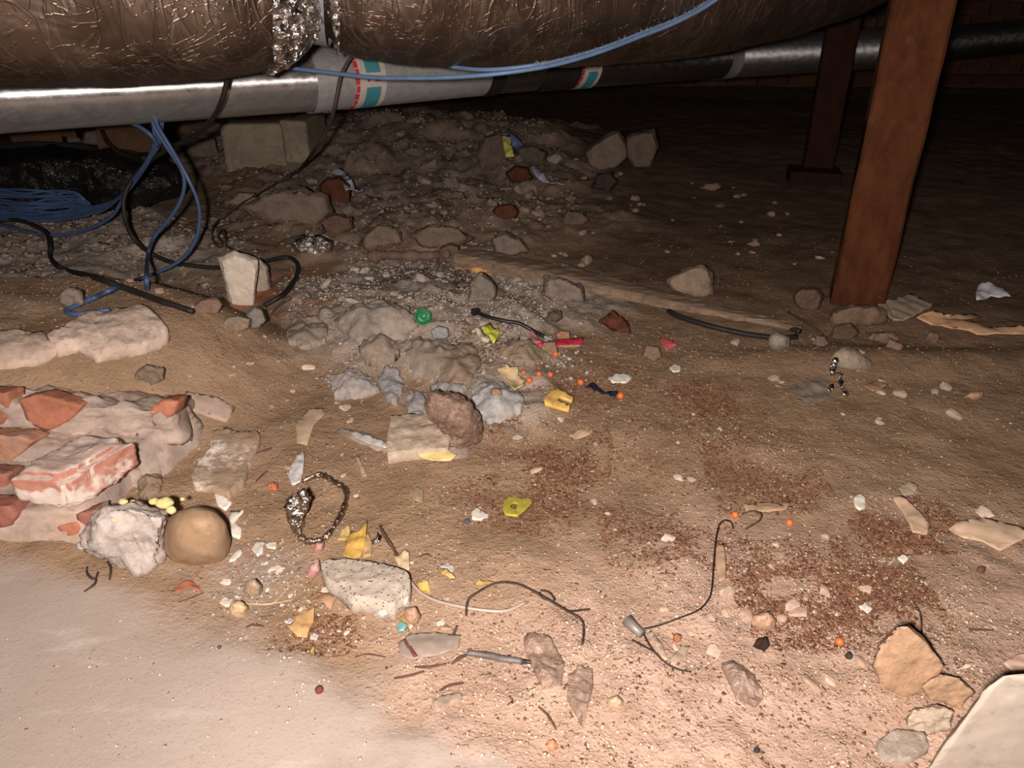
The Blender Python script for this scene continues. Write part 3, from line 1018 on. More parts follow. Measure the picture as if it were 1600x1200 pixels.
foot = empty('brick_footing', Vector((-0.66, 0.95, 0)), 'broken brick footing smeared with grey mortar at the left edge', 'footing')
def mass(name, pts, mat, parent, target, amp, freq, rnd=1):
    bm = bmesh.new()
    for p in pts: bm.verts.new(p)
    r = bmesh.ops.convex_hull(bm, input=bm.verts[:])
    bmesh.ops.delete(bm, geom=[v for v in bm.verts if not v.link_faces], context='VERTS')
    bmesh.ops.triangulate(bm, faces=bm.faces[:]); refine(bm, target, 6)
    for _ in range(rnd): bmesh.ops.smooth_vert(bm, verts=bm.verts[:], factor=0.5, use_axis_x=True, use_axis_y=True, use_axis_z=True)
    SEED[0] += 1; displace_rock(bm, amp, freq, SEED[0])
    return add_bm(name, bm, mat, parent)
def bx(x0, x1, y0, y1, z0, z1, sl=0.0):
    return [(x, y + (sl if z == z0 else 0) * (-1 if y == y0 else 0), z) for x in (x0, x1) for y in (y0, y1) for z in (z0, z1)]
# mortar body in three uneven courses
Ytop, Ymid, Ylow = 1.05, 1.0, 0.868
zt = V(100, 612, Ytop).z; zm = V(100, 688, Ymid).z; zb = V(100, 800, Ylow).z
tr = V(262, 642, Ytop); br = G1(300, 618, 0.01); rl = V(286, 668, Ytop + 0.01)
mass('mortar_course', [(-1.25, Ytop, zt), (tr.x, Ytop, tr.z), (-1.25, Ytop + 0.13, zt + 0.005), (br.x, br.y, br.z), (-1.25, Ytop - 0.01, zm - 0.03), (rl.x, rl.y, rl.z - 0.03), (-1.25, Ytop + 0.13, 0), (br.x, br.y, -0.02)], MORT, foot, 0.02, 0.009, 24, 1)
mr = V(212, 706, Ymid)
mass('mortar_course', [(-1.25, Ymid, zm), (mr.x, Ymid, mr.z), (-1.25, Ymid - 0.02, -0.02), (mr.x + 0.02, Ymid - 0.01, -0.02), (-1.25, Ytop + 0.1, zm), (mr.x + 0.03, Ytop + 0.1, zm - 0.02), (-1.25, Ytop + 0.1, -0.02), (mr.x + 0.06, Ytop + 0.1, -0.02)], MORT, foot, 0.02, 0.008, 24, 1)
mass('mortar_course', [(-1.25, Ylow, zb), (V(128, 812, Ylow).x, Ylow, zb), (-1.25, .852, -.02), (V(142, 850, .852).x, .852, -.02), (-1.25, 1.1, zb), (-.60, 1.1, zb), (-1.25, 1.1, -.02), (-.585, 1.1, -.02)], MORT, foot, 0.02, 0.006, 24, 1)
def brick_face(quad, Y, depth, mat, proud=0.0, amp=0.0016):
    """an embedded brick whose front shows as this outline on the course face at distance Y"""
    Pm = [V(x, y, Y - proud) for x, y in quad]
    pts = list(Pm)
    for p in Pm: pts.append(Vector((p.x, p.y + depth * 0.45, p.z - 0.012)))
    bm = bmesh.new()
    for p in pts: bm.verts.new(p)
    bmesh.ops.convex_hull(bm, input=bm.verts[:])
    bmesh.ops.delete(bm, geom=[v for v in bm.verts if not v.link_faces], context='VERTS')
    bmesh.ops.triangulate(bm, faces=bm.faces[:]); refine(bm, 0.012, 4)
    bmesh.ops.smooth_vert(bm, verts=bm.verts[:], factor=0.3, use_axis_x=True, use_axis_y=True, use_axis_z=True)
    SEED[0] += 1; displace_rock(bm, amp, 60, SEED[0])
    return add_bm('brick', bm, mat, foot)
brick_face([(-90, 612), (10, 614), (14, 640), (4, 664), (-90, 664)], Ytop, 0.1, BR_OR, 0.006)
brick_face([(27, 624), (60, 617), (128, 634), (122, 644), (100, 662), (72, 675), (44, 662)], Ytop, 0.1, BR_OR, 0.007)
brick_face([(232, 640), (252, 626), (276, 628), (270, 648), (240, 668)], Ytop + 0.01, 0.1, BR_OR, 0.012)
brick_face([(-90, 680), (30, 682), (52, 690), (30, 712), (8, 724), (-90, 724)], Ymid, 0.1, BR_TAN, 0.007)
brick_face([(-90, 738), (10, 742), (8, 800), (-90, 800)], 0.935, 0.1, BR_DK, 0.006)
brick_face([(-90, 788), (14, 792), (24, 806), (14, 824), (-90, 838)], Ylow, 0.1, BR_DK, 0.010)
brick_face([(86, 822), (118, 816), (124, 826), (118, 842), (104, 846)], Ylow, 0.09, BR_OR, 0.006)
brick_face([(118, 804), (148, 796), (150, 812), (124, 836)], Ylow+.005, 0.09, BR_DK, 0.006)
rock('plaster_chip', [(212, 652), (222, 650), (243, 664), (242, 680), (232, 696), (222, 678)], 0.02, (205, 180, 165), 'pale plaster chip', cat=None, parent=foot, base_px=(228, 690), lift=0.03, amp=0.04)
del_keys = [o for o in bpy.data.objects if o.name.startswith('plaster_chip')]
for o in del_keys:
    o['label'] = 'pale flake of plaster'

# the loose brick lying on the lower course: long axis runs away to the right
def loose_brick():
    Yb = 0.862
    zlo = zb + 0.006; zhi = V(60, 742, Yb).z
    a0 = V(10, 770, Yb); a1 = V(110, 775, Yb)
    w = (a1 - a0).x
    ax = Vector((0.50, 0.87, 0)).normalized()      # direction of the long axis
    L = 0.118
    bm = bmesh.new()
    prof = [(-0.5, 0.0), (0.5, 0.0), (0.5, 1.0), (-0.5, 1.0)]
    c0 = Vector(((a0.x + a1.x) / 2, Yb, 0))
    sx = Vector((1, -0.10, 0)).normalized()
    for k in (0, 1):
        for u, v in prof:
            sag = 0.012 if k else 0
            p = c0 + sx * (u * w) + ax * (L * k) + Vector((0, 0, zlo + (zhi - zlo) * v + (0.004 if k else 0)))
            bm.verts.new(p)
    bmesh.ops.convex_hull(bm, input=bm.verts[:])
    bmesh.ops.bevel(bm, geom=bm.edges[:], offset=0.008, segments=2, affect='EDGES')
    bmesh.ops.triangulate(bm, faces=bm.faces[:]); refine(bm, 0.009, 5)
    for _ in range(2): bmesh.ops.smooth_vert(bm, verts=bm.verts[:], factor=0.5, use_axis_x=True, use_axis_y=True, use_axis_z=True)
    displace_rock(bm, 0.004, 25, 77)
    # red clay; chalky white on the lower front and the right flank, grey dust on the upper side
    t = NT('limewashed_brick')
    v = t.coord(); nrm = t.n('ShaderNodeNewGeometry')
    sp = t.n('ShaderNodeSeparateXYZ'); t.link(v, sp.inputs[0])
    sn = t.n('ShaderNodeSeparateXYZ'); t.link(nrm.outputs['Normal'], sn.inputs[0])
    a = t.noise(v, 24, 5, 0.6); p = t.noise(v, 17, 6, 0.65, 0.4)
    st = t.noise(t.coord((14, 30, 14)), 1.2, 5, 0.65)
    red = t.mix(t.ramp(a, 0.3, 0.7), (0.36, 0.16, 0.115), (0.48, 0.235, 0.175))
    top = t.mix(t.ramp(st, 0.35, 0.75), (0.38, 0.27, 0.225), (0.56, 0.47, 0.42))
    zz = t.math('ADD', sp.outputs[2], t.math('MULTIPLY', t.math('SUBTRACT', p, 0.5), 0.06))
    lime = t.ramp(zz, 0.035, 0.041, 1, 0)
    patch = t.math('MULTIPLY', t.ramp(p, 0.50, 0.56), t.ramp(sn.outputs[0], 0.35, 0.6))
    c = t.mix(t.ramp(sn.outputs[2], 0.35, 0.6), red, top)
    c = t.mix(t.math('MULTIPLY', lime, t.ramp(sn.outputs[1], -0.4, -0.7)), c, (0.62, 0.52, 0.46))
    c = t.mix(patch, c, (0.60, 0.52, 0.45))
    t.set(color=c, rough=0.93, spec=0.2, normal=t.bump(t.math('ADD', a, st), 0.003, 0.8))
    o = add_bm('loose_brick', bm, t.m)
    tag(o, 'worn red brick with white lime patches lying loose on the footing', 'brick')
loose_brick()

# ================================================================== LARGE STONES AND RUBBLE LUMPS (outline in the photo, depth in metres, colour, label)
TAN = stone_mat(alb((192, 150, 114), G1(305, 850), 0.85), name='tan_stone', scale=14, var=0.12, speck=0.1, bump=0.0015)
rock('round_stone', [(252, 842), (258, 815), (278, 797), (305, 789), (335, 795), (356, 815), (362, 845), (356, 872), (338, 890), (300, 898), (268, 888), (255, 868)], 0.10, None, 'smooth round tan stone like a potato beside the grey mortar lump', amp=0.014, rnd=3, mat=TAN, detail=18)
lump = rock('mortar_lump', [(130, 850), (142, 828), (150, 800), (168, 786), (205, 786), (262, 800), (256, 830), (254, 868), (240, 892), (216, 896), (205, 880), (172, 868), (145, 860)], 0.10, (170, 150, 138), 'rough grey mortar lump with yellow foam blobs, between brick and tan stone', amp=0.075, rnd=0, detail=20, var=0.22, cosf=0.5, cat='rubble')
FOAM = flat_mat((0.62, 0.54, 0.24), 0.7, 0.12, 40, 0.002, 'yellow_foam')
def foam(px, py, rx, ry, Y):
    c = V(px, py, Y); k = px_r(2, c)
    bm = bmesh.new(); bmesh.ops.create_icosphere(bm, subdivisions=3, radius=1)
    for v in bm.verts: v.co = Vector((v.co.x * rx * k, v.co.y * rx * k * 0.8, v.co.z * ry * k))
    displace_rock(bm, 0.18 * rx * k, 1.2 / (rx * k), px)
    bmesh.ops.translate(bm, verts=bm.verts[:], vec=c)
    add_bm('foam_blob', bm, FOAM, lump)
yl = world_loc(lump).y
for a in ((258, 785, 14, 8, yl - 0.010), (268, 797, 8, 7, yl - 0.025), (240, 783, 8, 4, yl - 0.01), (193, 784, 7, 5, yl - 0.005), (207, 784, 4, 3, yl - .005), (152, 837, 7, 5, yl - 0.042), (180, 812, 6, 4, yl - 0.045), (285, 775 + 5, 4, 3, yl)):
    foam(*a)
rock('white_pebble', (118, 844, 142, 860), 0.02, (225, 208, 198), 'white pebble at the left foot of the grey mortar lump')

PUMICE = stone_mat(alb((208, 182, 160), G1(570, 905), 'flat'), name='pumice', scale=16, var=0.1, speck=0.08, pits=0.9, bump=0.003)
plate('pumice_slab', [(501, 880), (508, 874), (545, 872), (570, 876), (605, 882), (632, 890), (641, 900), (640, 918), (628, 930), (612, 944), (590, 938), (562, 932), (548, 934), (532, 918), (512, 905), (502, 892)], None, 'pale pitted slab of light concrete lying flat in the foreground', 'slab', h=0.026, mat=PUMICE, dens=22, rough=0.0025, rfreq=90, ragged=1.2)
plate('concrete_tile', [(610, 648), (660, 645), (698, 649), (700, 662), (704, 676), (700, 700), (655, 702), (606, 709), (604, 690)], (168, 142, 120), 'square-cut rough tan concrete block lying on the clear plastic', 'block', h=0.02, dens=22, rough=0.003, rfreq=70, ragged=1.0, matkw=dict(var=0.2, speck=0.2, bump=0.006, name='tan_concrete'))
kite = rock('kite_shaped_stone', [(340, 403), (366, 391), (402, 406), (404, 418), (392, 440), (387, 462), (362, 464), (352, 440)], 0.085, (196, 172, 152), 'pale kite-shaped lump of render standing on end', amp=0.03, rnd=0, var=0.12, detail=20, front=0.8, base_px=(370, 476))
rock('rubble_lump', [(392, 405), (405, 403), (418, 418), (420, 432), (408, 444), (390, 446), (384, 425)], 0.08, (140, 122, 106), 'grey rubble lump leaning behind the pale kite-shaped stone', amp=0.06, base_px=(405, 455), cat='rubble')
plate('left_slab', [(72, 520), (118, 498), (150, 486), (222, 475), (240, 486), (262, 513), (258, 524), (215, 538), (170, 545), (146, 550), (118, 532), (84, 540)], (134, 112, 98), 'large grey mortar slab at the left, below the cable end', 'slab', h=0.022, dens=26, rough=0.006, rfreq=40, ragged=2, matkw=dict(name='grey_mortar', bump=0.007, speck=0.3))
BOULDER = stone_mat(alb((226, 200, 178), G1(1540, 1150), 0.85), name='white_boulder', scale=6, var=0.07, speck=0.15, bump=0.002)
rock('white_boulder', [(1440, 1215), (1462, 1180), (1498, 1130), (1540, 1075), (1566, 1054), (1600, 1052), (1680, 1080), (1740, 1260), (1500, 1300)], 0.16, None, 'big pale boulder cut off by the lower right corner', amp=0.012, rnd=1, mat=BOULDER, front=1.0, detail=20, base_px=(1500, 1230))
rock('tan_rock', [(1365, 1040), (1372, 1010), (1400, 978), (1420, 976), (1450, 1005), (1476, 1042), (1448, 1082), (1410, 1090), (1382, 1078)], 0.06, (222, 172, 134), 'tan angular rock in front of the pale boulder, taller one', amp=0.03, rnd=0, var=0.15, cosf=0.72, front=0.97)
rock('tan_rock', [(1440, 1072), (1470, 1052), (1500, 1060), (1524, 1082), (1500, 1108), (1450, 1090)], 0.05, (215, 168, 130), 'low tan rock leaning between the taller tan rock and the boulder', amp=0.04, rnd=0, var=0.15, cosf=0.72, front=0.97)
rock('speckled_lump', [(1415, 1126), (1428, 1108), (1460, 1104), (1490, 1112), (1482, 1142), (1440, 1150), (1420, 1140)], 0.05, (205, 176, 150), 'speckled cream rubble lump touching the left flank of the pale boulder', amp=0.07, pits=0.4, cat='rubble', cosf=0.6, front=0.97)
plate('flat_stone', [(1370, 1158), (1400, 1140), (1445, 1144), (1452, 1168), (1420, 1186), (1380, 1180)], (196, 170, 150), 'flat greyish stone half buried left of the pale boulder', 'stone', h=0.010, dens=12, rough=0.003)
rock('right_boulder', [(1294, 560), (1303, 548), (1318, 540), (1340, 548), (1356, 558), (1364, 570), (1360, 583), (1330, 586), (1302, 578)], 0.07, (150, 128, 108), 'pale rounded stone right of the round grey one, with foil twist on it', amp=0.035, rnd=2, var=0.12)
rock('round_grey_stone', (1196, 519, 1236, 550), 0.06, (138, 124, 110), 'round speckled grey stone at the end of the black hose', amp=0.03, rnd=2, pits=0.3)
rock('grey_stone', [(1040, 440), (1052, 428), (1080, 416), (1100, 413), (1112, 425), (1118, 462), (1085, 465), (1050, 452)], 0.10, (120, 98, 80), 'grey angular rock behind the thin end of the fallen batten', amp=0.045, rnd=1)
rock('far_boulder', [(912, 238), (925, 225), (955, 205), (968, 203), (980, 225), (982, 245), (965, 262), (935, 268), (918, 258)], 0.22, (66, 53, 44), 'large far boulder on the dark soil, left one of the pair', amp=0.03, rnd=0)
rock('far_boulder', [(978, 212), (1005, 204), (1022, 202), (1030, 228), (1018, 262), (990, 264), (975, 240)], 0.2, (58, 46, 38), 'large far boulder on the dark soil, right one of the pair', amp=0.04, rnd=0)
RUST = brick_mat((0.105, 0.038, 0.021), (0.11, 0.068, 0.045), 0.6, 0.75, 'rust_stone', 3)
rock('brick_fragment', [(497, 290), (510, 278), (530, 275), (548, 288), (546, 305), (525, 314), (508, 306)], 0.10, None, 'rounded rust-red brick fragment beside the white crumpled paper', mat=RUST, amp=0.03, rnd=1, cat='brick piece')
rock('brick_fragment', [(768, 330), (778, 320), (800, 318), (812, 330), (806, 342), (780, 344)], 0.10, None, 'dull red brick fragment low on the far rubble heap', mat=RUST, amp=0.03, cat='brick piece')
rock('brick_fragment', [(790, 270), (805, 258), (826, 262), (834, 278), (815, 286), (796, 284)], 0.14, None, 'dark red brick fragment under the blue rag', mat=RUST, amp=0.03, cat='brick piece')
BARK = flat_mat(alb((88, 44, 26), G1(965, 505), 1.15), 0.85, 0.35, 50, 0.004, 'bark')
rock('bark_chunk', [(938, 502), (950, 494), (956, 485), (966, 494), (980, 502), (985, 520), (970, 522), (950, 510)], 0.05, None, 'dark red-brown chunk of bark right of the mound', mat=BARK, amp=0.09, rnd=0, cat='bark')
rock('fist_stone', [(300, 480), (312, 468), (338, 464), (350, 475), (340, 490), (312, 492)], 0.05, (132, 100, 82), 'brownish stone left under the kite-shaped stone', rnd=1)
rock('flat_faced_stone', [(346, 508), (352, 496), (372, 492), (392, 498), (390, 512), (366, 522)], 0.05, (140, 118, 98), 'tan flat-faced stone below the kite-shaped stone', rnd=0, amp=0.03)
rock('grey_cobble', [(384, 492), (396, 478), (410, 484), (416, 500), (405, 512), (392, 514)], 0.05, (128, 116, 106), 'small grey cobble right below the kite-shaped stone', rnd=1)
rock('grey_cobble', (1236, 448, 1288, 488), 0.10, (84, 64, 52), 'dull brown stone just left of the post footing', rnd=1)

# ---- caked mortar lumps on and round the mound
for ol, t, col, lab in (
    ([(514, 594), (522, 582), (556, 576), (580, 588), (592, 606), (570, 616), (524, 618)], .06, (158, 142, 132), 'grey-white plaster lump at the left foot of the mound'),
    ([(736, 612), (752, 598), (776, 594), (800, 606), (820, 620), (812, 640), (782, 652), (764, 656), (744, 640)], .05, (172, 160, 152), 'pale grey flat mortar lump with a tan pebble stuck on it'),
    ([(446, 512), (462, 496), (490, 492), (510, 506), (508, 530), (478, 540), (452, 532)], .07, (132, 114, 100), 'grey mortar lump at the left rim of the mound'),
    ([(520, 504), (545, 480), (600, 468), (640, 480), (652, 504), (630, 524), (560, 530)], .10, (140, 122, 108), 'broad cracked mortar lump left of the green cap'),
    ([(560, 540), (584, 524), (612, 528), (626, 552), (600, 572), (572, 564)], .07, (138, 116, 100), 'knobbly mortar lump in the middle of the mound'),
    ([(632, 552), (650, 528), (700, 532), (716, 560), (690, 590), (648, 584)], .07, (140, 120, 104), 'mortar lump below the green cap'),
    ([(664, 560), (690, 540), (738, 536), (752, 562), (730, 598), (690, 600)], .07, (140, 114, 94), 'tan mortar lump sprinkled with red granules'),
    ([(590, 592), (604, 570), (622, 575), (630, 600), (620, 628), (604, 620)], .05, (150, 140, 134), 'narrow bluish-grey lump above the concrete block'),
    ([(634, 622), (644, 606), (664, 612), (672, 634), (655, 648), (640, 642)], .04, (150, 136, 128), 'small grey lump just behind the concrete block'),
    ([(674, 604), (690, 592), (720, 594), (728, 606), (706, 616), (684, 616)], .04, (150, 136, 126), 'oval grey lump behind the brown plastic bag'),
    ([(672, 516), (684, 508), (700, 512), (702, 526), (688, 534), (676, 528)], .04, (150, 142, 138), 'pale grey knob right of the green cap'),
    ([(780, 545), (800, 530), (842, 536), (860, 556), (834, 566), (800, 562)], .06, (136, 112, 92), 'rounded tan lump under the end of the cable tie'),
    ([(848, 506), (856, 488), (876, 484), (882, 496), (868, 506)], .05, (96, 78, 68), 'small dark grey stone on the right of the mound'),
    ([(730, 470), (736, 440), (752, 424), (770, 440), (778, 460), (766, 474)], .06, (118, 102, 90), 'pale leaf-shaped mortar flake in front of the batten'),
    ([(850, 430), (880, 436), (912, 450), (914, 470), (880, 474), (846, 462)], .10, (116, 98, 86), 'squared mortar lump against the near side of the batten'),
    ([(768, 372), (790, 362), (812, 372), (826, 392), (800, 402), (772, 395)], .12, (96, 80, 70), 'grey lump right behind the thick end of the batten'),
    ([(640, 368), (670, 352), (720, 358), (742, 372), (720, 384), (660, 384)], .10, (92, 74, 62), 'long grey rubble lump behind the pale bone-like stick'),
    ([(566, 370), (590, 352), (622, 356), (630, 376), (600, 388), (570, 386)], .10, (94, 76, 64), 'squat rubble lump behind the left end of the stick'),
    ([(380, 322), (420, 300), (470, 292), (512, 306), (520, 330), (490, 348), (420, 346)], .16, (84, 68, 58), 'wide flat grey rock in front of the concrete pad'),
    ([(352, 318), (372, 300), (398, 302), (404, 316), (378, 326)], .10, (86, 70, 60), 'small grey rock under the thin brown wire'),
    ([(500, 346), (520, 334), (548, 340), (552, 358), (526, 366), (506, 360)], .10, (74, 54, 44), 'brown earth clod above the crumpled foil'),
    ([(744, 240), (756, 212), (780, 206), (802, 222), (806, 252), (776, 264), (750, 260)], .14, (56, 44, 37), 'dusty grey sack-like rock beside the yellow scrap'),
    ([(806, 232), (830, 228), (856, 236), (850, 254), (820, 254)], .12, (52, 41, 35), 'dark grey rubble piece right of the blue rag'),
    ([(876, 342), (888, 330), (912, 330), (920, 344), (905, 352), (882, 352)], .10, (72, 56, 46), 'flat grey stone on the dark soil beyond the batten'),
    ([(206, 586), (230, 568), (256, 576), (258, 592), (236, 602), (212, 600)], .05, (138, 114, 94), 'tan half-buried stone behind the brick footing'),
    ([(214, 748), (228, 728), (250, 730), (250, 760), (232, 778), (216, 770)], .05, (158, 128, 104), 'tan angular stone between loose brick and mortar lump'),
    ([(202, 690), (214, 674), (228, 690), (230, 720), (214, 726), (204, 712)], .03, (140, 118, 106), 'grey pointed stone right of the loose brick'),
    ([(254, 690), (270, 680), (288, 690), (286, 706), (266, 708)], .03, (140, 116, 98), 'dull grey-brown stone right of the pale plaster flake'),
    ([(358, 962), (360, 942), (376, 938), (388, 948), (384, 962), (370, 969)], .03, (218, 178, 138), 'tan rounded stone at the edge of the pale slab'),
    ([(380, 926), (384, 908), (398, 903), (410, 914), (408, 932), (394, 937)], .03, (176, 144, 116), 'brown round stone above the straw stalk'),
    ([(478, 902), (484, 884), (498, 876), (502, 892), (490, 905)], .025, (205, 150, 138), 'pink stone at the left tip of the pumice slab'),
    ([(488, 862), (494, 848), (506, 848), (506, 860), (496, 866)], .02, (190, 135, 122), 'small pink stone above the pumice slab'),
    ([(628, 968), (634, 950), (650, 948), (658, 962), (652, 980), (638, 982)], .03, (196, 150, 122), 'pinkish-tan round stone beside the teal chip'),
    ([(583, 962), (590, 952), (606, 950), (610, 960), (598, 970)], .02, (216, 198, 186), 'white stone below the pumice slab'),
    ([(622, 950), (624, 936), (640, 930), (641, 944), (632, 954)], .02, (226, 210, 194), 'white stone at the right tip of the pumice slab'),
    ([(1172, 975), (1178, 960), (1200, 956), (1214, 968), (1210, 986), (1186, 988)], .03, (206, 158, 126), 'tan round pebble left of the granule patch'),
    ([(948, 1106), (950, 1092), (964, 1086), (974, 1096), (970, 1110), (956, 1112)], .02, (228, 190, 152), 'cream oval pebble at the bottom, right of the last crumpled bag'),
    ([(1524, 893), (1530, 884), (1540, 886), (1540, 896), (1530, 898)], .02, (110, 80, 60), 'small dark brown pebble by the flat tan sheet'),
    ([(1505, 620), (1516, 612), (1536, 612), (1538, 622), (1520, 627)], .03, (168, 128, 98), 'tan oval stone alone on the smooth dirt at the right'),
    ([(842, 548), (850, 534), (868, 534), (872, 548), (860, 556)], .03, (150, 118, 92), 'tan stone under the red plastic strip'),
    ([(866, 524), (876, 516), (890, 518), (892, 530), (876, 532)], .03, (156, 112, 82), 'orange-tan stone just above the red plastic strip'),
    ([(1004, 556), (1010, 540), (1030, 542), (1034, 558), (1020, 566)], .02, (128, 102, 82), 'faint brown stone between red strip and pink scrap'),
):
    cake = 'lump' in lab and max(p[1] for p in ol) > 480
    nm = 'mortar_lump' if 'lump' in lab else ('pebble' if 'pebble' in lab else ('earth_clod' if 'clod' in lab else 'stone'))
    if cake:
        plate(nm, ol, col, lab, 'rubble', h=0.010, dome=0.24 * t, rough=0.006, rfreq=42, dens=26, ragged=2.5, cosf=0.75, matkw=dict(name='grey_mortar', bump=0.005, speck=0.35, var=0.25))
        continue
    small = max(p[1] for p in ol) > 840
    rock(nm, ol, t, col, lab, cat='rubble' if 'lump' in lab else 'stone', amp=0.075 if t > .04 else 0.04, rnd=1 if 'ound' in lab or 'oval' in lab else 0, ball=small or 'ound' in lab or 'oval' in lab, cosf=0.55 if small else None)
rock('pebble', (766, 606, 784, 621), 0.02, (176, 134, 106), 'tan pebble stuck on the pale grey mortar lump', lift=0.02)

# speckled efflorescent slab with soil on it, and white plaster crumbs near it
t = NT('efflorescence'); v = t.coord(); n1 = t.noise(v, 40, 5, .65); n2 = t.noise(v, 11, 3, .6)
cc = t.mix(t.ramp(n1, 0.40, 0.54), (0.38, 0.275, 0.195), (0.72, 0.64, 0.58))
cc = t.mix(t.ramp(n2, 0.55, 0.42), (0.36, 0.26, 0.18), cc)
t.set(color=cc, rough=0.95, spec=0.15, normal=t.bump(n1, 0.006, 0.9))
plate('crusted_slab', [(334, 672), (352, 668), (372, 674), (402, 672), (406, 684), (396, 704), (388, 724), (378, 752), (356, 768), (330, 760), (300, 754), (298, 742), (312, 718), (326, 704)], None, 'slab crusted with white salt and half covered by dirt', 'slab', h=0.014, mat=t.m, dens=20, rough=0.003, rfreq=60, ragged=2)
for k, (ol, lab) in enumerate((
    ([(334, 768), (352, 776), (362, 784), (352, 796), (340, 788)], 'white plaster crumb below the crusted slab'),
    ([(360, 798), (382, 796), (372, 806), (366, 816), (378, 826), (374, 840), (362, 836), (358, 818)], 'zigzag white plaster flake right of the round tan stone'),
    ([(362, 868), (376, 856), (378, 862), (366, 874), (358, 876)], 'thin white plaster sliver below the zigzag flake'),
    ([(393, 856), (400, 846), (412, 845), (410, 862), (402, 867)], 'rounded white plaster flake in the middle of the left dirt'),
    ([(414, 848), (432, 846), (430, 856), (418, 854)], 'small white plaster flake right of the rounded one'),
    ([(342, 940), (350, 932), (364, 936), (364, 944), (352, 946)], 'white plaster flake left on the straw stalk'),
    ([(444, 970), (452, 964), (460, 968), (456, 974)], 'bright white chip beside the big tan leaf, left of it'),
    ([(484, 996), (492, 988), (498, 992), (494, 998)], 'bright white chip beside the big tan leaf, right of it'),
    ([(950, 590), (962, 583), (980, 583), (988, 590), (978, 597), (958, 597)], 'white oval plaster flake in the middle of the granules'),
    ([(1046, 574), (1054, 568), (1064, 572), (1062, 579), (1052, 580)], 'small white flake right of the larger white oval one'),
    ([(1334, 776), (1344, 770), (1352, 776), (1352, 792), (1342, 796), (1336, 788)], 'square white chip on the bare dirt at the right'),
    ([(1342, 946), (1352, 942), (1364, 950), (1356, 957)], 'white scrap among the granules at the right'),
    ([(1403, 870), (1412, 866), (1420, 872), (1412, 879)], 'white chip right of the brown granule patch'),
    ([(736, 800), (744, 793), (764, 804), (752, 811), (738, 810)], 'white plaster chip left of the yellow ring tab'),
    ([(686, 884), (700, 878), (710, 884), (706, 892), (690, 892)], 'white lumpy chip above the clear tube'),
    ([(470, 572), (480, 568), (494, 571), (490, 575), (474, 576)], 'cream splinter left of the mound'),
    ([(1028, 1008), (1010, 988), (1018, 986), (1034, 1004), (1044, 1028), (1038, 1030)], 'long cream flake beside the thin wire fork, left of two'),
    ([(1046, 1030), (1064, 1010), (1078, 1008), (1070, 1026), (1052, 1038)], 'cream flake beside the thin wire fork, right of two'),
    ([(676, 1096), (690, 1086), (720, 1082), (722, 1090), (704, 1098), (684, 1110), (678, 1104)], 'long cream flake lying at the edge of the pale slab'),
)):
    ww = max(p[0] for p in ol) - min(p[0] for p in ol)
    plate('plaster_flake' if 'flake' in lab or 'sliver' in lab or 'splinter' in lab else 'plaster_chip', ol, (226, 206, 188) if 'cream' not in lab else (222, 184, 156), lab, 'chip', h=0.003, dens=7, rough=0.0015, rfreq=120, kind='plaster', matkw=dict(rough=0.9, spec=0.2))

for nm, ol, t, col, lab, ct in (
    ('earth_clod', [(1178, 1010), (1184, 998), (1198, 996), (1204, 1008), (1194, 1018)], .02, (84, 56, 44), 'dark earth clod among the granules below the tan round pebble', 'earth'),
    ('earth_clod', [(924, 292), (934, 272), (956, 268), (966, 284), (950, 300)], .12, (38, 26, 22), 'dark earth clod in front of the far boulder pair', 'earth'),
    ('earth_clod', [(1296, 528), (1306, 508), (1330, 504), (1344, 520), (1326, 532)], .05, (84, 64, 48), 'crumbly brown clod under the post footing', 'earth'),
    ('flat_stone', [(1094, 294), (1104, 287), (1122, 286), (1128, 292), (1116, 298)], .08, (74, 58, 46), 'flat pale stone far out on the dark soil toward the far post', 'stone'),
    ('stone', [(1350, 530), (1366, 520), (1396, 520), (1408, 530), (1380, 536)], .04, (112, 86, 68), 'long flat tan stone below the corrugated board', 'stone'),
    ('stone', [(1384, 542), (1388, 528), (1402, 534), (1414, 540), (1408, 548)], .03, (120, 94, 76), 'jagged tan stone below the long flat tan stone', 'stone'),
    ('stone', [(1446, 530), (1452, 518), (1466, 520), (1470, 532), (1458, 536)], .03, (104, 80, 66), 'small square tan stone below the torn paper strip', 'stone'),
    ('stone', [(1268, 536), (1276, 524), (1290, 526), (1296, 538), (1280, 542)], .03, (108, 88, 74), 'grey pointed stone between round grey stone and pale rounded stone', 'stone'),
    ('mortar_lump', [(92, 472), (96, 456), (108, 448), (116, 460), (128, 454), (132, 474), (112, 484)], .05, (128, 108, 94), 'pale forked mortar lump above the large left slab', 'rubble'),
):
    rock(nm, ol, t, col, lab, cat=ct, amp=0.07, rnd=0)
plate('flat_slab', [(-70, 522), (20, 514), (64, 518), (92, 538), (66, 560), (10, 566), (-70, 574)], (128, 106, 92), 'flat dusty slab at the left edge beside the large slab', 'slab', h=0.012, dens=16, rough=0.005, rfreq=40, ragged=2)

# ================================================================== LITTER
def sheet(name, ol, rgb, label, cat='scrap', h=0.004, thick=0.0012, dens=9, rough=0.002, rfreq=60, dome=0.002, kind='paper', rghn=0.75, parent=None, mat=None, **kw):
    return plate(name, ol, rgb, label, cat, h=h, thick=thick, dens=dens, rough=rough, rfreq=rfreq, dome=dome, slab=False, kind=kind, matkw=dict(rough=rghn), parent=parent, mat=mat, **kw)

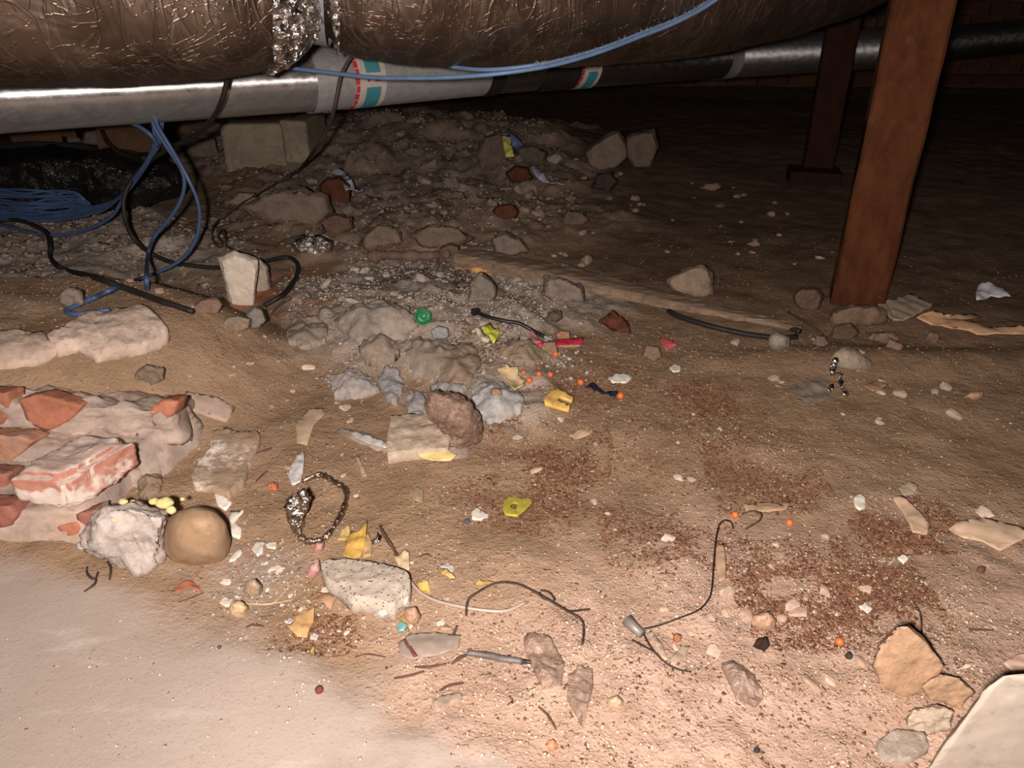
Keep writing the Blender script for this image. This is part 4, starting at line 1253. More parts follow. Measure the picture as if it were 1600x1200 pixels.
# green bottle cap, face turned to the camera
def screw_closure():
    P = G1(662, 508, 0.0); Pc = V(661, 495, P.y + 0.008)
    R = px_r(27, Pc)
    e = empty('screw_closure', P, 'round green plastic bottle cap lying on the grey mound', 'bottle cap')
    g = flat_mat((0.008, 0.19, 0.055), 0.35, 0.12, 60, 0.0003, 'green_plastic', 0.5)
    prof = [(0.001, 0.0), (0.30, 0.0), (0.36, 0.07), (0.42, 0.0), (0.80, 0.0), (0.84, 0.10), (0.93, 0.12), (1.0, 0.02), (1.0, -0.55), (0.9, -0.55)]
    bm = bmesh.new(); n = 48; rings = []
    for r, z in prof:
        rings.append([bm.verts.new((R * (r * (0.975 if (k % 2 and r >= 1.0) else 1)) * math.cos(2 * math.pi * k / n), R * (r * (0.975 if (k % 2 and r >= 1.0) else 1)) * math.sin(2 * math.pi * k / n), R * z)) for k in range(n)])
    for a, b in zip(rings, rings[1:]):
        for k in range(n): bm.faces.new((a[k], a[(k + 1) % n], b[(k + 1) % n], b[k]))
    d = (Vector((0, 0, CAM_H)) - Pc).normalized(); d = (d + Vector((0.1, 0, 0.12))).normalized()
    M = Matrix.Translation(Pc) @ d.to_track_quat('Z', 'Y').to_matrix().to_4x4()
    bm.transform(M)
    add_bm('cap_shell', bm, g, e)
    bm = bmesh.new(); r = R * 0.6
    tube_bm(bm, [M @ Vector((r * math.cos(a), r * math.sin(a), 0.02 * R)) for a in [math.radians(q) for q in range(20, 330, 15)]], R * 0.06, 6)
    add_bm('raised_ring', bm, g, e)
screw_closure()

BLK = flat_mat((0.016, 0.015, 0.016), 0.4, 0.15, 40, 0.0004, 'black_plastic', 0.5)
BLK_M = flat_mat((0.022, 0.018, 0.016), 0.6, 0.2, 60, 0.0006, 'black_rubber', 0.4)
# black cable tie with its square head
ct = empty('cable_tie', G1(745, 490), 'black cable tie with a blocky head lying on the mound', 'cable tie')
tube('strap_tail', ground_pts([(746, 489, .012), (762, 495, .010), (790, 502, .010), (810, 505, .012), (830, 515, .010), (850, 526, .008)]), 0.0042, BLK, parent=ct)
hd = G1(743, 487, 0.012)
box_obj('head', (0.018, 0.012, 0.014), hd, 0.5, BLK, ct, 0.002)
tube('pale_tip', ground_pts([(850, 526, .008), (860, 530, .007), (866, 533, .006)]), 0.0034, flat_mat((0.34, 0.31, 0.29), 0.4, name='grey_plastic'), parent=ct)['label'] = 'bare grey metal tip'
tube('hose', ground_pts([(1045, 486, .012), (1060, 494, .012), (1100, 507, .01), (1150, 519, .01), (1180, 524, .01), (1215, 528, .01), (1245, 526, .008)]), 0.0062, BLK_M, 'black rubber hose end in front of the batten, reaching the round grey stone', 'hose')
tube('hose_piece', ground_pts([(1196, 500, .012), (1215, 505, .012), (1232, 511, .01), (1250, 518, .01)]), 0.0066, BLK_M, 'short straight black hose piece at the thin tip of the batten', 'hose')
tube('stick', ground_pts([(1232, 488, .012), (1258, 503, .012), (1286, 522, .006)]), 0.003, flat_mat((0.06, 0.04, 0.03), 0.8, name='dark_twig'), 'thin dark stick slanting toward the post footing', 'stick')

# orange beads
ORANGE = flat_mat((0.72, 0.175, 0.05), 0.35, 0.1, 80, 0.0002, 'orange_bead', 0.5)
for k, (x, y, d, lab) in enumerate(((868, 553, 10, 'orange bead below the red plastic strip'), (827, 594, 10, 'orange bead touching the cream curled shard'), (842, 584, 9, 'orange bead just right of the cream curled shard'), (860, 585, 9, 'orange bead between the cream shard and the navy wrapper, third from the shard'),
        (907, 597, 11, 'orange bead at the left tip of the navy wrapper'), (969, 618, 12, 'orange bead at the right tip of the navy wrapper'), (1148, 804, 11, 'orange bead at the bent top of the thin black wire'), (1233, 816, 11, 'orange bead on bare dirt right of the wire loop'), (1311, 1002, 13, 'orange bead nearest the tan rocks at lower right'), (818, 582, 8, 'dull orange bead on the cream curled shard'))):
    P = G1(x, y + d * 0.35, 0.0); r = px_r(d, P)
    bm = bmesh.new(); bmesh.ops.create_uvsphere(bm, u_segments=20, v_segments=12, radius=r)
    bmesh.ops.translate(bm, verts=bm.verts[:], vec=P + Vector((0, 0, r * 0.75)))
    tag(add_bm('bead', bm, ORANGE), lab, 'bead', 'orange beads')
for x, y, d, lab, c in ((1326, 1024, 12, 'black crumb right below the lowest orange bead', (0.03, 0.03, 0.03)), (1182, 1172, 9, 'black crumb at the bottom edge of the dirt', (0.03, 0.025, 0.025)), (1058, 996, 13, 'rusty orange crumb right of the cream flake', (0.34, 0.14, 0.06)), (862, 1163, 16, 'pale orange crumb at the bottom edge', (0.62, 0.27, 0.15)), (499, 1077, 13, 'dark red berry alone on the pale slab', (0.17, 0.04, 0.03)), (343, 1011, 6, 'tiny dark brown pellet on the pale slab', (0.10, 0.06, 0.045)), (604, 1043, 5, 'tiny dark pellet on the slab right of the red berry', (0.08, 0.05, 0.04)), (428, 760, 14, 'small orange-red clay crumb left of the foil loop', (0.5, 0.14, 0.07))):
    P = G1(x, y + d * 0.3); r = px_r(d, P)
    bm = bmesh.new(); bmesh.ops.create_icosphere(bm, subdivisions=3, radius=r)
    displace_rock(bm, (0.4 if 'crumb' in lab else 0.12) * r, 1.0 / r, x)
    bmesh.ops.translate(bm, verts=bm.verts[:], vec=P + Vector((0, 0, r * 0.7)))
    tag(add_bm('berry' if 'berry' in lab else ('clay_crumb' if 'crumb' in lab else 'pellet'), bm, flat_mat(c, 0.7, 0.25, 150, 0.001, 'berry')), lab, 'crumb' if 'crumb' in lab else 'pellet')

# coloured plastic and paper
sheet('plastic_strip', [(836, 537), (870, 530), (911, 527), (912, 535), (870, 540), (840, 543)], (178, 40, 58), 'bright red plastic strip beside the cable tie tip', h=0.012, rough=0.0008, kind='plastic', rghn=0.4)
sheet('plastic_strip', [(824, 514), (832, 516), (850, 538), (846, 545), (836, 540)], (150, 92, 92), 'dusty pink plastic arm under the cable tie tip', h=0.009, rough=0.001, kind='plastic', rghn=0.5)
sheet('plastic_scrap', [(1031, 528), (1053, 531), (1050, 536), (1060, 538), (1041, 547), (1036, 540)], (168, 72, 72), 'pink notched triangle of plastic on the dirt', h=0.006, kind='plastic', rghn=0.4)
sheet('plastic_clip', [(850, 624), (860, 608), (872, 607), (897, 620), (893, 626), (874, 619), (871, 625), (892, 633), (888, 641), (852, 630)], (200, 152, 82), 'yellow forked plastic clip on the granules', h=0.012, thick=0.007, rough=0.0006, dome=0.001, kind='plastic', rghn=0.4)
sheet('ring_tab', [(785, 796), (787, 782), (797, 775), (812, 777), (831, 778), (831, 786), (822, 795), (808, 806), (790, 804)], (186, 164, 66), 'olive yellow plastic ring tab with a hole', h=0.008, thick=0.004, rough=0.0008, kind='plastic', rghn=0.35, holes=[[(797, 790), (803, 786), (809, 789), (807, 795), (800, 796)]], dens=14)
sheet('leaf_scrap', [(752, 511), (766, 505), (780, 511), (779, 528), (772, 540), (764, 528), (756, 520)], (164, 160, 58), 'yellow-green plastic scrap on the mound', h=0.016, rough=0.008, rfreq=40, kind='plastic', rghn=0.4)
tube('curl', ground_pts([(738, 518, .012), (746, 516, .02), (752, 526, .018), (760, 532, .014), (766, 527, .012)]), 0.006, flat_mat((0.55, 0.48, 0.36), 0.6, 0.4, 90, 0.002, 'cream_curl'), 'small cream curl beside the yellow-green scrap', 'scrap', taper=lambda q: 0.6 + 0.5 * math.sin(q * 3.1))
CREAM = alb((206, 172, 128), G1(800, 590), 0.85)
cs = sheet('shard', [(776, 576), (792, 569), (810, 572), (809, 584), (822, 592), (820, 602), (804, 606), (790, 594)], None, 'cream curled shard at the edge of the granules', h=0.014, thick=0.003, rough=0.006, rfreq=45, dome=-0.006, mat=flat_mat(CREAM, 0.6, 0.15, 60, 0.001, 'cream_shard'))
NAVY = flat_mat((0.045, 0.045, 0.08), 0.25, 0.5, 90, 0.003, 'navy_foil', 0.6, 0.4)
sheet('wrapper', [(914, 601), (927, 598), (940, 607), (956, 611), (969, 614), (960, 622), (942, 618), (930, 610)], None, 'crumpled navy foil wrapper among the orange beads', h=0.010, rough=0.008, rfreq=70, mat=NAVY, dens=12)
sheet('bottle_tag', [(724, 812), (732, 808), (737, 816), (728, 820)], (104, 104, 112), 'tiny dark blue foil scrap left of the white plaster chip', kind='plastic', rghn=0.3)
sheet('plastic_chip', [(620, 975), (627, 968), (636, 976), (632, 986), (623, 987)], (150, 214, 206), 'teal plastic chip below the pumice slab', h=0.012, kind='plastic', rghn=0.5)
sheet('paper_scrap', [(1524, 458), (1532, 440), (1556, 445), (1572, 458), (1580, 462), (1560, 465), (1548, 462), (1538, 466), (1526, 468)], (150, 138, 138), 'crumpled white paper scrap on dark soil at the far right', h=0.012, rough=0.010, rfreq=26, dome=0.012, dens=12)
sheet('paper_scrap', [(514, 268), (524, 263), (540, 266), (546, 280), (558, 292), (568, 297), (556, 300), (540, 294), (530, 282), (518, 280)], (140, 136, 140), 'white crumpled paper behind the rust-red brick fragment', h=0.06, rough=0.02, rfreq=18, dens=12)
sheet('cloth_strip', [(1432, 495), (1446, 488), (1490, 490), (1524, 486), (1534, 490), (1506, 498), (1530, 505), (1600, 508), (1680, 514), (1680, 524), (1600, 518), (1528, 519), (1486, 513), (1456, 502)], (150, 112, 82), 'torn tan strip of paper at the right edge behind the dirt ridge', h=0.012, rough=0.012, rfreq=14, dens=18)
# folded corrugated board beside the post
cb = empty('corrugated_board', G1(1410, 490), 'folded grey corrugated board leaning by the post footing', 'board')
BRD = alb((128, 108, 88), G1(1415, 480), 0.9)
BM = flat_mat(BRD, 0.85, 0.15, 30, 0.001, 'board_grey')
sheet('panel', [(1384, 470), (1424, 458), (1446, 470), (1458, 476), (1420, 497), (1400, 500)], None, None, None, h=0.035, thick=0.004, rough=0.0015, mat=BM, parent=cb, dens=16, hfun=lambda x, y, d: 0.0014 * math.sin(x * 150 + y * 60))
sheet('panel', [(1371, 472), (1380, 468), (1402, 492), (1398, 500), (1378, 486)], None, None, None, h=0.020, thick=0.004, rough=0.0015, mat=BM, parent=cb)
sheet('tile_scrap', [(1348, 602), (1368, 595), (1388, 601), (1364, 611)], (118, 82, 62), 'small square brown scrap on smooth dirt below the foil twist', h=0.004)
sheet('yellow_scrap', [(784, 212), (796, 211), (803, 243), (790, 244)], (132, 118, 60), 'upright yellow scrap on the far heap', h=0.10, kind='plastic', rghn=0.5, thick=0.004)
RAG = flat_mat((0.10, 0.16, 0.28), 0.8, 0.4, 30, 0.006, 'blue_rag')
rock('rag', [(778, 206), (800, 208), (815, 220), (824, 240), (834, 248), (818, 250), (804, 230)], 0.06, None, 'dirty blue rag behind the upright yellow scrap', cat='rag', mat=RAG, amp=0.06)
sheet('plastic_scrap', [(826, 256), (842, 256), (850, 272), (862, 282), (884, 288), (862, 288), (838, 274)], (110, 106, 116), 'white and blue plastic scrap below the rag', h=0.04, rough=0.02, rfreq=20, kind='plastic', rghn=0.4)

# ---- leaves and papery flakes
for ol, c, lab in (
    ([(536, 868), (539, 842), (548, 828), (558, 832), (574, 817), (571, 848), (563, 868), (550, 873)], (222, 168, 84), 'curled yellow leaf standing behind the pumice slab'),
    ([(527, 846), (534, 830), (546, 817), (547, 834), (540, 843)], (208, 168, 104), 'small pale yellow leaf left of the curled yellow leaf'),
    ([(616, 872), (630, 862), (639, 866), (640, 889), (628, 890)], (222, 184, 142), 'cream leaf piece at the end of the brown stick'),
    ([(463, 946), (476, 950), (492, 948), (490, 968), (480, 998), (464, 995), (448, 980), (462, 970)], (226, 172, 112), 'big tan leaf in the foreground left of the slab edge'),
    ([(544, 938), (570, 936), (574, 942), (546, 949)], (228, 184, 116), 'thin yellow leaf strip under the pumice slab'),
    ([(650, 906), (668, 906), (672, 920), (662, 925), (654, 916)], (230, 184, 98), 'small yellow leaf right of the pumice slab'),
    ([(684, 884), (694, 890), (712, 904), (704, 906), (690, 898)], (226, 184, 108), 'narrow yellow leaf above the clear tube'),
    ([(740, 912), (756, 909), (776, 910), (764, 914), (746, 915)], (222, 172, 90), 'yellow blade under the branched twig'),
    ([(622, 966), (632, 960), (640, 972), (638, 988), (630, 980)], (214, 156, 74), 'orange-yellow leaf bit behind the teal chip'),
    ([(484, 1016), (488, 1008), (492, 1010), (490, 1020)], (222, 176, 96), 'tiny yellow leaf bit on the slab edge'),
    ([(268, 922), (284, 912), (298, 904), (312, 914), (312, 922), (296, 918), (280, 926)], (176, 104, 78), 'rust-brown leaf scrap below the round tan stone'),
    ([(480, 930), (498, 922), (512, 928), (526, 932), (516, 950), (500, 940), (488, 942)], (192, 142, 106), 'forked tan leaf lying flat below the pumice slab tip'),
    ([(562, 836), (576, 834), (582, 850), (580, 870), (566, 872)], (204, 160, 110), 'tan leaf partly behind the curled yellow leaf'),
    ([(1119, 852), (1130, 848), (1134, 870), (1134, 905), (1124, 910), (1118, 880)], (208, 162, 128), 'upright tan papery flake behind the thin black wire'),
    ([(1160, 788), (1190, 784), (1220, 788), (1236, 782), (1228, 796), (1200, 800), (1168, 798)], (178, 140, 108), 'wide faint papery flake above the wire loop'),
    ([(1394, 778), (1410, 774), (1424, 786), (1440, 800), (1452, 820), (1448, 836), (1426, 832), (1412, 802)], (190, 152, 122), 'long tan papery strip among red granules at the right'),
    ([(1404, 762), (1420, 752), (1436, 758), (1428, 772), (1412, 774)], (160, 136, 114), 'greyish papery flake above the long tan strip'),
    ([(1482, 828), (1498, 814), (1540, 808), (1574, 816), (1620, 832), (1598, 842), (1562, 862), (1536, 846), (1506, 840)], (190, 154, 124), 'broad flat tan paper sheet at the right edge'),
    ([(1524, 800), (1532, 790), (1548, 796), (1556, 806), (1538, 808)], (176, 150, 128), 'small grey flake above the broad tan sheet'),
    ([(1494, 1046), (1508, 1038), (1522, 1035), (1516, 1043)], (236, 200, 166), 'cream sliver above the boulder tip'),
    ([(1568, 1036), (1590, 1022), (1620, 1018), (1620, 1048), (1580, 1046)], (226, 180, 150), 'pinkish flake behind the big pale boulder'),
    ([(888, 678), (905, 672), (928, 670), (922, 680), (900, 686)], (166, 134, 104), 'pale papery flake left of the bare dirt patch'),
    ([(1010, 990), (1018, 984), (1010, 984)], (200, 170, 140), 'tiny cream bit by the grey terminal'),
    ([(640, 768), (652, 760), (662, 768), (660, 784), (646, 782)], (160, 130, 100), 'faint tan flake right of the foil loop'),
    ([(556, 714), (560, 712), (574, 742), (566, 744)], (166, 134, 108), 'thin pale splinter between plastic sheet and foil loop'),
    ([(462, 660), (480, 640), (504, 636), (508, 648), (490, 664), (480, 694), (464, 692)], (158, 130, 104), 'faded tape strip half buried above the foil strip'),
    ([(622, 1004), (640, 990), (680, 986), (720, 992), (716, 1012), (690, 1022), (660, 1026), (640, 1028), (626, 1024)], (196, 166, 146), 'grey plastic wafer with a red streak, lying on the slab edge'),
    ([(684, 980), (700, 978), (708, 984), (690, 986)], (214, 166, 130), 'tan bark flake right of the grey wafer'),
    ([(275, 630), (292, 612), (340, 620), (366, 636), (352, 656), (310, 642)], (138, 112, 98), 'flat mauve-grey slate piece behind the footing corner'),
):
    nm = 'leaf' if 'leaf' in lab or 'blade' in lab else ('slate_piece' if 'slate' in lab else 'papery_flake' if 'flake' in lab or 'paper' in lab else 'scrap')
    up = 'standing' in lab or 'upright' in lab
    sheet(nm, ol, c, lab, 'leaf' if nm == 'leaf' else 'flake', h=0.010 if up else 0.006, rough=0.006 if nm == 'leaf' else 0.0025, rfreq=45, thick=0.012 if 'slate' in lab else 0.001, dens=10)

wf = [o for o in bpy.data.objects if str(o.get('label', '')).startswith('grey plastic wafer')][0]
for ol in ([(630, 1000), (634, 998), (640, 1010), (636, 1012)], [(637, 1010), (642, 1009), (652, 1024), (646, 1026)]):
    sheet('red_streak', ol, (150, 84, 72), None, None, h=0.0085, parent=wf, rough=0.001)

# ---- clear plastic, plastic bags
film = empty('plastic_sheet', G1(630, 708), 'clear plastic sheet with a yellow edge trapped under the tan concrete block', 'plastic sheet')
sheet('film', [(524, 674), (534, 669), (556, 672), (606, 690), (700, 700), (737, 700), (730, 714), (700, 718), (640, 712), (590, 704), (552, 688)], None, None, None, h=0.006, mat=film_mat((0.60, 0.50, 0.42), 0.55), parent=film, dens=16, rough=0.003)
WHT = flat_mat((0.72, 0.70, 0.68), 0.25, 0.1, 30, 0.002, 'film_glint', 0.8, 0.3)  # pale colour standing in for the highlight on the clear film
sheet('film_highlight', [(545, 672), (560, 675), (585, 684), (606, 694), (604, 699), (575, 692), (556, 684)], None, None, None, h=0.012, mat=WHT, parent=film, rough=0.003)['label'] = 'bright highlight on the film, laid on as a pale strip'
sheet('paper_edge', [(650, 708), (676, 704), (700, 703), (714, 711), (704, 719), (676, 720), (656, 713)], (236, 196, 130), None, None, h=0.011, parent=film)['label'] = 'yellow paper edge'
sheet('plastic_sheet', [(1235, 602), (1256, 596), (1290, 594), (1302, 606), (1290, 626), (1270, 632), (1248, 620)], None, 'crumpled clear plastic half buried left of the foil twist', 'plastic sheet', h=0.008, mat=film_mat((0.42, 0.36, 0.32), 0.4), rough=0.005, dens=14)
BAGM = None
def bag_mat(rgb, name, alpha=0.9):
    t = NT(name); v = t.coord()
    a = t.noise(v, 30, 5, 0.6, 1.5); b = t.noise(v, 90, 3, 0.6)
    c = t.mix(t.ramp(a, 0.3, 0.7), mul(rgb, 0.62), mul(rgb, 1.35))
    return t.set(color=c, rough=0.30, spec=0.55, normal=t.bump(t.math('ADD', a, t.math('MULTIPLY', b, 0.3)), 0.010, 0.9), alpha=alpha)
rock('plastic_bag', [(660, 632), (674, 614), (702, 612), (736, 628), (752, 650), (752, 688), (738, 708), (708, 706), (702, 668), (676, 652)], 0.08, None, 'crumpled brown plastic bag behind the tan concrete block', cat='bag', mat=bag_mat((0.25, 0.165, 0.125), 'brown_film'), amp=0.06, rnd=2, detail=26)
CLB = bag_mat((0.40, 0.28, 0.215), 'tan_film', 0.62)
for ol, lab in (([(818, 998), (830, 987), (850, 990), (872, 1015), (882, 1036), (878, 1062), (848, 1068), (836, 1046), (824, 1020)], 'crumpled tan plastic bag at the tip of the grey rod'),
                ([(888, 1054), (904, 1040), (925, 1045), (927, 1070), (918, 1100), (912, 1134), (900, 1110), (886, 1086)], 'crumpled tan plastic bag nearest the bottom edge'),
                ([(1128, 1036), (1150, 1032), (1176, 1050), (1194, 1086), (1182, 1098), (1152, 1086), (1140, 1060)], 'crumpled tan plastic bag left of the tan rocks')):
    bm, c, size = plate_bm(ol, 0.008, 0.002, 20, 0.008, 46.0, 0.006, slab=True)
    tag(add_bm('plastic_bag', bm, CLB), lab, 'bag')

# ---- foil bits
FOILD = foil_mat((0.58, 0.53, 0.48), 0.2, 0.012, 70, 'dirty_foil')
fl = empty('foil_loop', G1(495, 845), 'torn loop of dark crinkled foil lying on the dirt', 'foil')
tube('loop', ground_pts([(472, 752, .006), (500, 742, .010), (524, 754, .012), (541, 768, .012), (536, 796, .010), (522, 822, .008), (505, 842, .006), (482, 846, .006), (468, 838, .006)]), 0.0042, foil_mat((0.42, 0.34, 0.28), 0.35, 0.006, 90, 'dark_foil'), parent=fl, jitter=0.35, per=8)
rock('crumple', [(446, 784), (456, 770), (476, 764), (486, 776), (478, 790), (470, 812), (470, 838), (462, 832), (450, 806)], 0.03, None, None, mat=FOILD, parent=fl, amp=0.09, rnd=0, detail=24)
sheet('foil_strip', [(462, 716), (474, 702), (476, 722), (470, 752), (456, 756), (450, 744), (456, 726)], None, 'bright foil strip above the torn foil loop', 'foil', h=0.010, mat=flat_mat((0.80, 0.77, 0.74), 0.3, 0.2, 40, 0.004, 'bright_foil', 0.8, 0.35), rough=0.004, dens=12)
rock('foil_crumple', [(458, 380), (474, 372), (500, 368), (520, 380), (518, 394), (490, 398), (466, 394)], 0.07, None, 'crumpled bright foil on the rubble behind the black cable loop', cat='foil', mat=SHINY, amp=0.10, rnd=0, detail=18)
tube('foil_twist', [G1(1303, 570, .035), G1(1306, 562, .05), G1(1300, 582, .03), G1(1312, 584, .02), G1(1314, 600, .008), G1(1322, 617, .006)], 0.0046, SHINY, 'thin bright foil twist hanging over the pale rounded stone', 'foil', jitter=0.5)
for ol, lab in (([(1292, 604), (1300, 600), (1303, 606), (1294, 612)], 'bright foil fleck by the clear plastic'), ([(580, 842), (590, 832), (596, 838), (592, 848), (582, 848)], 'tiny foil crumple at the top of the brown stick')):
    sheet('foil_fleck', ol, None, lab, 'foil', h=0.008, mat=SHINY, rough=0.006, rfreq=90)

# ---- sticks, twigs and wires lying on the dirt
TWIG = flat_mat((0.115, 0.06, 0.038), 0.85, 0.3, 60, 0.001, 'twig')
TWIGD = flat_mat((0.05, 0.032, 0.025), 0.7, 0.3, 60, 0.001, 'rusty_wire')
STRAW = flat_mat((0.52, 0.36, 0.22), 0.7, 0.2, 60, 0.0005, 'straw')
PINK = flat_mat((0.36, 0.16, 0.11), 0.8, 0.2, 60, 0.0005, 'red_stick')
for pts, w, m, nm, lab in (
    ([(594, 822), (602, 838), (614, 856), (622, 872)], 6, TWIG, 'stick', 'short brown stick behind the pumice slab'),
    ([(136, 886), (136, 896), (144, 904), (150, 902), (153, 894)], 4, TWIGD, 'wire_bit', 'dark curved wire bit on the slab, lower left'),
    ([(150, 902), (148, 912), (132, 924)], 4, TWIGD, 'wire_bit', 'dark straight wire bit touching the curved wire bit'),
    ([(168, 878), (173, 888), (171, 906)], 4, TWIGD, 'wire_bit', 'short dark bowed wire bit right of the others'),
    ([(278, 941), (296, 935), (318, 926)], 3, TWIG, 'twig', 'thin twig at the edge of the pale slab'),
    ([(296, 908), (305, 898), (316, 886)], 4, PINK, 'stalk', 'red-brown stalk of the rust-brown leaf scrap'),
    ([(384, 980), (396, 976), (412, 979)], 4, TWIG, 'twig', 'dark bent twig left of the big tan leaf'),
    ([(556, 1026), (576, 1022), (602, 1027)], 3, TWIG, 'twig', 'thin twig on the pale slab right of the leaf'),
    ([(648, 1042), (672, 1042), (697, 1037)], 5, TWIG, 'twig', 'twig left of the grey rod, upper of two'),
    ([(615, 1060), (638, 1056), (662, 1049)], 5, TWIG, 'twig', 'twig left of the grey rod, lower of two'),
    ([(707, 1036), (718, 1028), (731, 1022)], 6, TWIG, 'twig', 'dark twig meeting the left end of the grey rod'),
    ([(687, 1079), (702, 1071), (724, 1067)], 5, TWIG, 'twig', 'curved twig above the long cream flake'),
    ([(714, 978), (706, 996), (695, 1008)], 5, TWIG, 'twig', 'dark twig above the grey rod'),
    ([(841, 1104), (856, 1118), (869, 1140)], 4, TWIG, 'twig', 'bowed twig left of the bottom plastic bag'),
    ([(1428, 942), (1438, 958), (1440, 985), (1436, 998)], 3, TWIGD, 'wire_bit', 'thin bowed wire behind the taller tan rock'),
    ([(1514, 984), (1530, 984), (1552, 985)], 4, TWIG, 'twig', 'straight twig on pink dirt right of the tan rocks'),
    ([(344, 940), (370, 941), (400, 944), (425, 943), (440, 930), (455, 912)], 3, STRAW, 'straw', 'pale straw stalk with a bent tip'),
    ([(400, 944), (430, 942), (458, 937)], 2, STRAW, 'straw', 'thin pale straw branching from the bent stalk'),
    ([(870, 540), (885, 541), (908, 540)], 6, STRAW, 'straw', 'cream splinter just below the red plastic strip'),
    ([(340, 380), (358, 386), (372, 395)], 3, TWIGD, 'wire_bit', 'short rusty wire behind the kite-shaped stone'),
    ([(424, 490), (436, 478), (456, 466)], 4, TWIGD, 'stick', 'dark stick on the orange soil beside the cable loop'),
    ([(752, 452), (766, 458), (772, 463)], 3, STRAW, 'straw', 'pale straw bit on the mound in front of the batten'),
    ([(400, 752), (410, 742), (418, 736)], 3, TWIG, 'twig', 'tiny dark twig right of the crusted slab'),
    ([(398, 708), (412, 704), (424, 700)], 4, TWIG, 'twig', 'brown sliver at the upper right of the crusted slab'),
    ([(655, 870), (664, 866), (672, 867)], 4, TWIG, 'twig', 'dark twig right of the cream leaf piece'),
    ([(1404, 1000 + 70), (1420, 1076)], 5, TWIGD, 'twig', 'black sliver at the foot of the taller tan rock'),
    ([(1574, 1053), (1594, 1058)], 6, BLK, 'stick', 'black sliver on top of the big pale boulder'),
):
    lift = 0.004
    if 'on top of the big' in lab:
        bb = [o for o in bpy.data.objects if o.name == 'white_boulder'][0]
        pp = [V(x, y, bb.location.y - 0.005) for x, y in pts]
        pp = [pp[0], (pp[0] + pp[1]) / 2, pp[1]]
    else:
        if len(pts) == 2: pts = [pts[0], ((pts[0][0] + pts[1][0]) / 2, (pts[0][1] + pts[1][1]) / 2), pts[1]]
        pp = ground_pts(pts, lift)
    tube(nm, pp, px_r(w, pp[0]), m, lab, 'stick' if nm in ('twig', 'stick', 'stalk', 'straw') else 'wire', seg=6, jitter=0.15, taper=lambda q: 1.0 - 0.35 * abs(2 * q - 1))

# branched twig (stem and side shoots)
bt = empty('branched_twig', G1(820, 930), 'long dark branched twig arching over the clear tube', 'twig')
tube('stem', ground_pts([(728, 962, .006), (731, 938, .012), (745, 926, .016), (775, 911, .018), (805, 912, .016), (830, 922, .012), (865, 942, .01), (890, 957, .01), (908, 968, .008), (912, 984, .006), (910, 1006, .004)]), px_r(3.6, G1(820, 920)), TWIGD, parent=bt, jitter=0.15)
tube('shoot', ground_pts([(888, 956, .01), (905, 954, .008), (921, 952, .006)]), px_r(3, G1(820, 920)), TWIGD, parent=bt, jitter=0.15)
tube('shoot', ground_pts([(845, 922, .01), (858, 926, .014), (866, 938, .012), (850, 936, .012), (842, 926, .012)]), px_r(2.4, G1(820, 920)), TWIGD, parent=bt, jitter=0.15)
tube('clear_tube', ground_pts([(641, 908, .006), (655, 924, .006), (680, 938, .006), (720, 948, .006), (760, 954, .006), (792, 954, .006), (821, 941, .006)]), px_r(5.5, G1(730, 945)), flat_mat((0.40, 0.32, 0.265), 0.3, 0.1, 30, 0.0005, 'milky_tube', 0.6), 'milky clear plastic tube curving along the foreground', 'tube')
pen = empty('grey_rod', G1(780, 1030), 'tapered dark grey rod lying in the foreground', 'rod')
GREYP = flat_mat((0.13, 0.115, 0.11), 0.5, 0.3, 60, 0.001, 'grey_rod')
tube('barrel', ground_pts([(730, 1020, .006), (760, 1024, .006), (790, 1030, .006), (815, 1033, .006)]), px_r(11, G1(780, 1030)), GREYP, parent=pen, taper=lambda q: 0.8 + 0.2 * math.sin(math.pi * q))
tube('tip', ground_pts([(814, 1033, .006), (824, 1034, .005), (831, 1035, .005)]), px_r(8, G1(820, 1033)), BLK, parent=pen, taper=lambda q: 1 - 0.4 * q)
# thin wire with a lug
wl_ = empty('lug_wire', G1(1010, 985), 'thin black wire running from a grey hollow lug up to a bent tip', 'wire')
wr = px_r(2.3, G1(1120, 900))
tube('wire', ground_pts([(1003, 983, .006), (1030, 977, .006), (1060, 966, .008), (1090, 954, .01), (1106, 938, .012), (1112, 920, .014), (1115, 880, .016), (1119, 840, .018), (1124, 820, .018), (1132, 813, .016), (1142, 816, .01), (1146, 826, .005)], .006), wr, BLK, parent=wl_)
tube('wire', ground_pts([(1003, 983, .006), (1010, 1000, .008), (1022, 1018, .008), (1040, 1036, .008), (1060, 1046, .006), (1080, 1050, .005)]), wr, TWIGD, parent=wl_)
tube('wire', ground_pts([(988, 1000, .005), (1006, 1010, .007), (1024, 1020, .009), (1034, 1032, .008)]), wr, TWIGD, parent=wl_)
lp = [G1(979, 968, .012), G1(990, 980, .011), G1(1003, 991, .010)]
bm = bmesh.new(); tube_bm(bm, lp, px_r(19, lp[0]), 16, taper=lambda q: 1 - 0.25 * q)
add_bm('lug', bm, flat_mat((0.24, 0.215, 0.20), 0.5, 0.15, 60, 0.0006, 'grey_lug', 0.5, 0.3), wl_)
tube('bore', [lp[0] + (lp[0] - lp[1]) * 0.06, lp[0] + (lp[1] - lp[0]) * 0.1], px_r(9, lp[0]), BLK, parent=wl_, seg=14)
tube('wire_loop', ground_pts([(1160, 802, .006), (1178, 798, .01), (1190, 804, .01), (1186, 814, .008), (1176, 820, .006), (1166, 826, .004)]), px_r(2.6, G1(1170, 810)), TWIGD, 'hair-thin wire loop right of the bent wire tip', 'wire')

